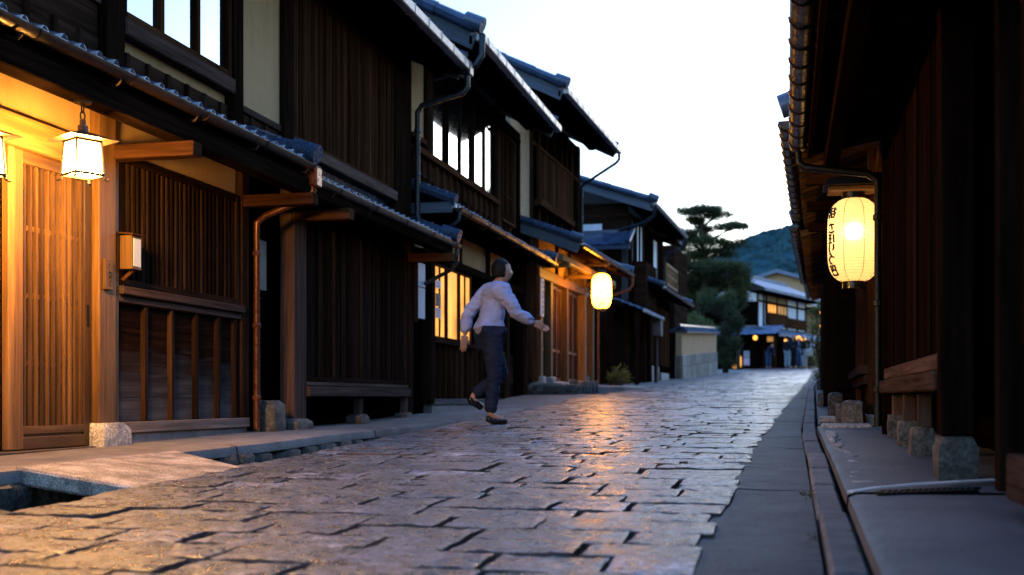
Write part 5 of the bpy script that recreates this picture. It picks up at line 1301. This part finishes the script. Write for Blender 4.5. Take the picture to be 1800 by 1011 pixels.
# shopfront bits at the corner house
for x,y,z,r,l in ((-1.72,63.0,3.86,.12,'orange lamp at the left end of the far shopfront'),(-.1,63.2,3.66,.11,'small red-orange lamp low over the far huddle'),(.58,65.6,3.93,.13,'left of the pair of orange lamps under the far porch'),(.86,66.2,3.93,.13,'right of the pair of orange lamps under the far porch')):
    t=thing('porch_lamp',l,'lamp',(x,y,z),0,'orange lamps at the far shopfront'); mb=MB(); mb.rock((x,y,z),r,r,r*1.1,n=6,amp=0,sq=0); mb.build('globe',M['glow_far'],t,smooth=180); mb=MB(); mb.tube([(x,y,z+r),(x,y,z+.35)],.01,5); mb.build('cord',M['iron'],t)
t=thing('shop_sign','dim orange signboard over the far shopfront door','sign',(-.9,64.7,3.9)); mb=MB(); mb.box(-1.12,-.62,64.6,64.68,3.72,4.0); mb.build('board',M['shoji_dim'],t); mb=MB(); mb.box(-1.15,-.59,64.69,64.72,3.69,4.03); mb.build('frame',W,t)
t=thing('standing_sign','blue and pink standing sign at the left of the far shopfront','sign',(-2.05,60.5,2.1)); mb=MB(); mb.box(-2.24,-1.94,60.4,60.46,2.3,3.05); mb.build('board',CL['pale_blue_cloth'],t); mb=MB(); mb.box(-2.24,-1.94,60.39,60.397,2.3,2.62); mb.build('pink_panel',CL['lilac_cloth'],t); mb=MB(); mb.box(-2.22,-2.18,60.41,60.45,2.1,2.3); mb.box(-2.0,-1.96,60.41,60.45,2.1,2.3); mb.build('foot',M['iron'],t)
t=thing('floor_lantern','upright orange paper floor lantern beside the far blue sign','lantern',(-2.4,60,2.1)); mb=MB(); mb.box(-2.5,-2.34,59.9,60.06,2.2,2.75); mb.build('shade',M['shoji'],t); mb=MB(); mb.box(-2.52,-2.32,59.88,60.08,2.08,2.19); mb.box(-2.52,-2.32,59.88,60.08,2.76,2.8); mb.build('stand',M['wood_mid'],t)
mb=MB(); mb.rock((-2.66,59.6,2.24),.14,.12,.13,n=7,amp=.05,sq=.3); tag(mb.build('ground_lamp',M['shoji'],smooth=180),'squat glowing ground lamp left of the floor lantern','lamp')
mb=MB(); mb.tube([(-2.45,59,1.9),(-2.44,59,5.1)],[.1,.085],8); tag(mb.build('wooden_post',M['bark'],smooth=60),'tall dark wooden post at the left of the corner house','post')

# ------------------------------------------------------------------ light, sky, camera
EL,RO=R(9.0),R(14)
w=bpy.data.worlds.new('World'); scene.world=w; w.use_nodes=True; nt=w.node_tree; bg=nt.nodes['Background']
sky=nt.nodes.new('ShaderNodeTexSky'); sky.sky_type='NISHITA'; sky.sun_disc=False; sky.sun_elevation=EL; sky.sun_rotation=RO; sky.air_density=1.0; sky.dust_density=.6; sky.ozone_density=2.5
mixn=nt.nodes.new('ShaderNodeMix'); mixn.data_type='RGBA'; mixn.blend_type='ADD'; mixn.inputs[0].default_value=1
nt.links.new(sky.outputs[0],mixn.inputs[6]); 
tcw=nt.nodes.new('ShaderNodeTexCoord'); sxz=nt.nodes.new('ShaderNodeSeparateXYZ'); nt.links.new(tcw.outputs['Generated'],sxz.inputs[0])
rmp=nt.nodes.new('ShaderNodeValToRGB'); nt.links.new(sxz.outputs[2],rmp.inputs[0])   # deep blue upper dome, cream low sky
rmp.color_ramp.elements[0].position=.02; rmp.color_ramp.elements[0].color=(.22,.22,.2,1); rmp.color_ramp.elements[1].position=.6; rmp.color_ramp.elements[1].color=(.3,.95,2.8,1)
e_=rmp.color_ramp.elements.new(.2); e_.color=(.22,.5,1.15,1)
nt.links.new(rmp.outputs[0],mixn.inputs[7])
nt.links.new(mixn.outputs[2],bg.inputs[0]); bg.inputs[1].default_value=.37
sl=bpy.data.lights.new('sun','SUN'); sl.energy=.12; sl.angle=R(12); sl.color=(1,.86,.7)
so=bpy.data.objects.new('sun',sl); COL.objects.link(so)
sd=Vector((math.sin(RO)*math.cos(EL),math.cos(RO)*math.cos(EL),math.sin(EL)))
so.rotation_euler=sd.to_track_quat('Z','Y').to_euler()
cd=bpy.data.cameras.new('camera'); co=bpy.data.objects.new('camera',cd); COL.objects.link(co)
co.location=(0,0,.59); co.rotation_euler=(R(90),0,math.atan(485/2000)); cd.lens=40; cd.sensor_width=36; cd.shift_y=.108
cd.clip_start=.05; cd.clip_end=4000; cd.dof.use_dof=True; cd.dof.focus_distance=7.5; cd.dof.aperture_fstop=2.2
scene.camera=co
scene.view_settings.view_transform='Standard'; scene.view_settings.look='None'; scene.view_settings.exposure=0; scene.view_settings.gamma=1
scene.render.engine='CYCLES'; cy=scene.cycles
cy.use_denoising=True; cy.max_bounces=6; cy.diffuse_bounces=3; cy.glossy_bounces=3; cy.transmission_bounces=4; cy.transparent_max_bounces=6; cy.caustics_reflective=False; cy.caustics_refractive=True; cy.sample_clamp_indirect=6
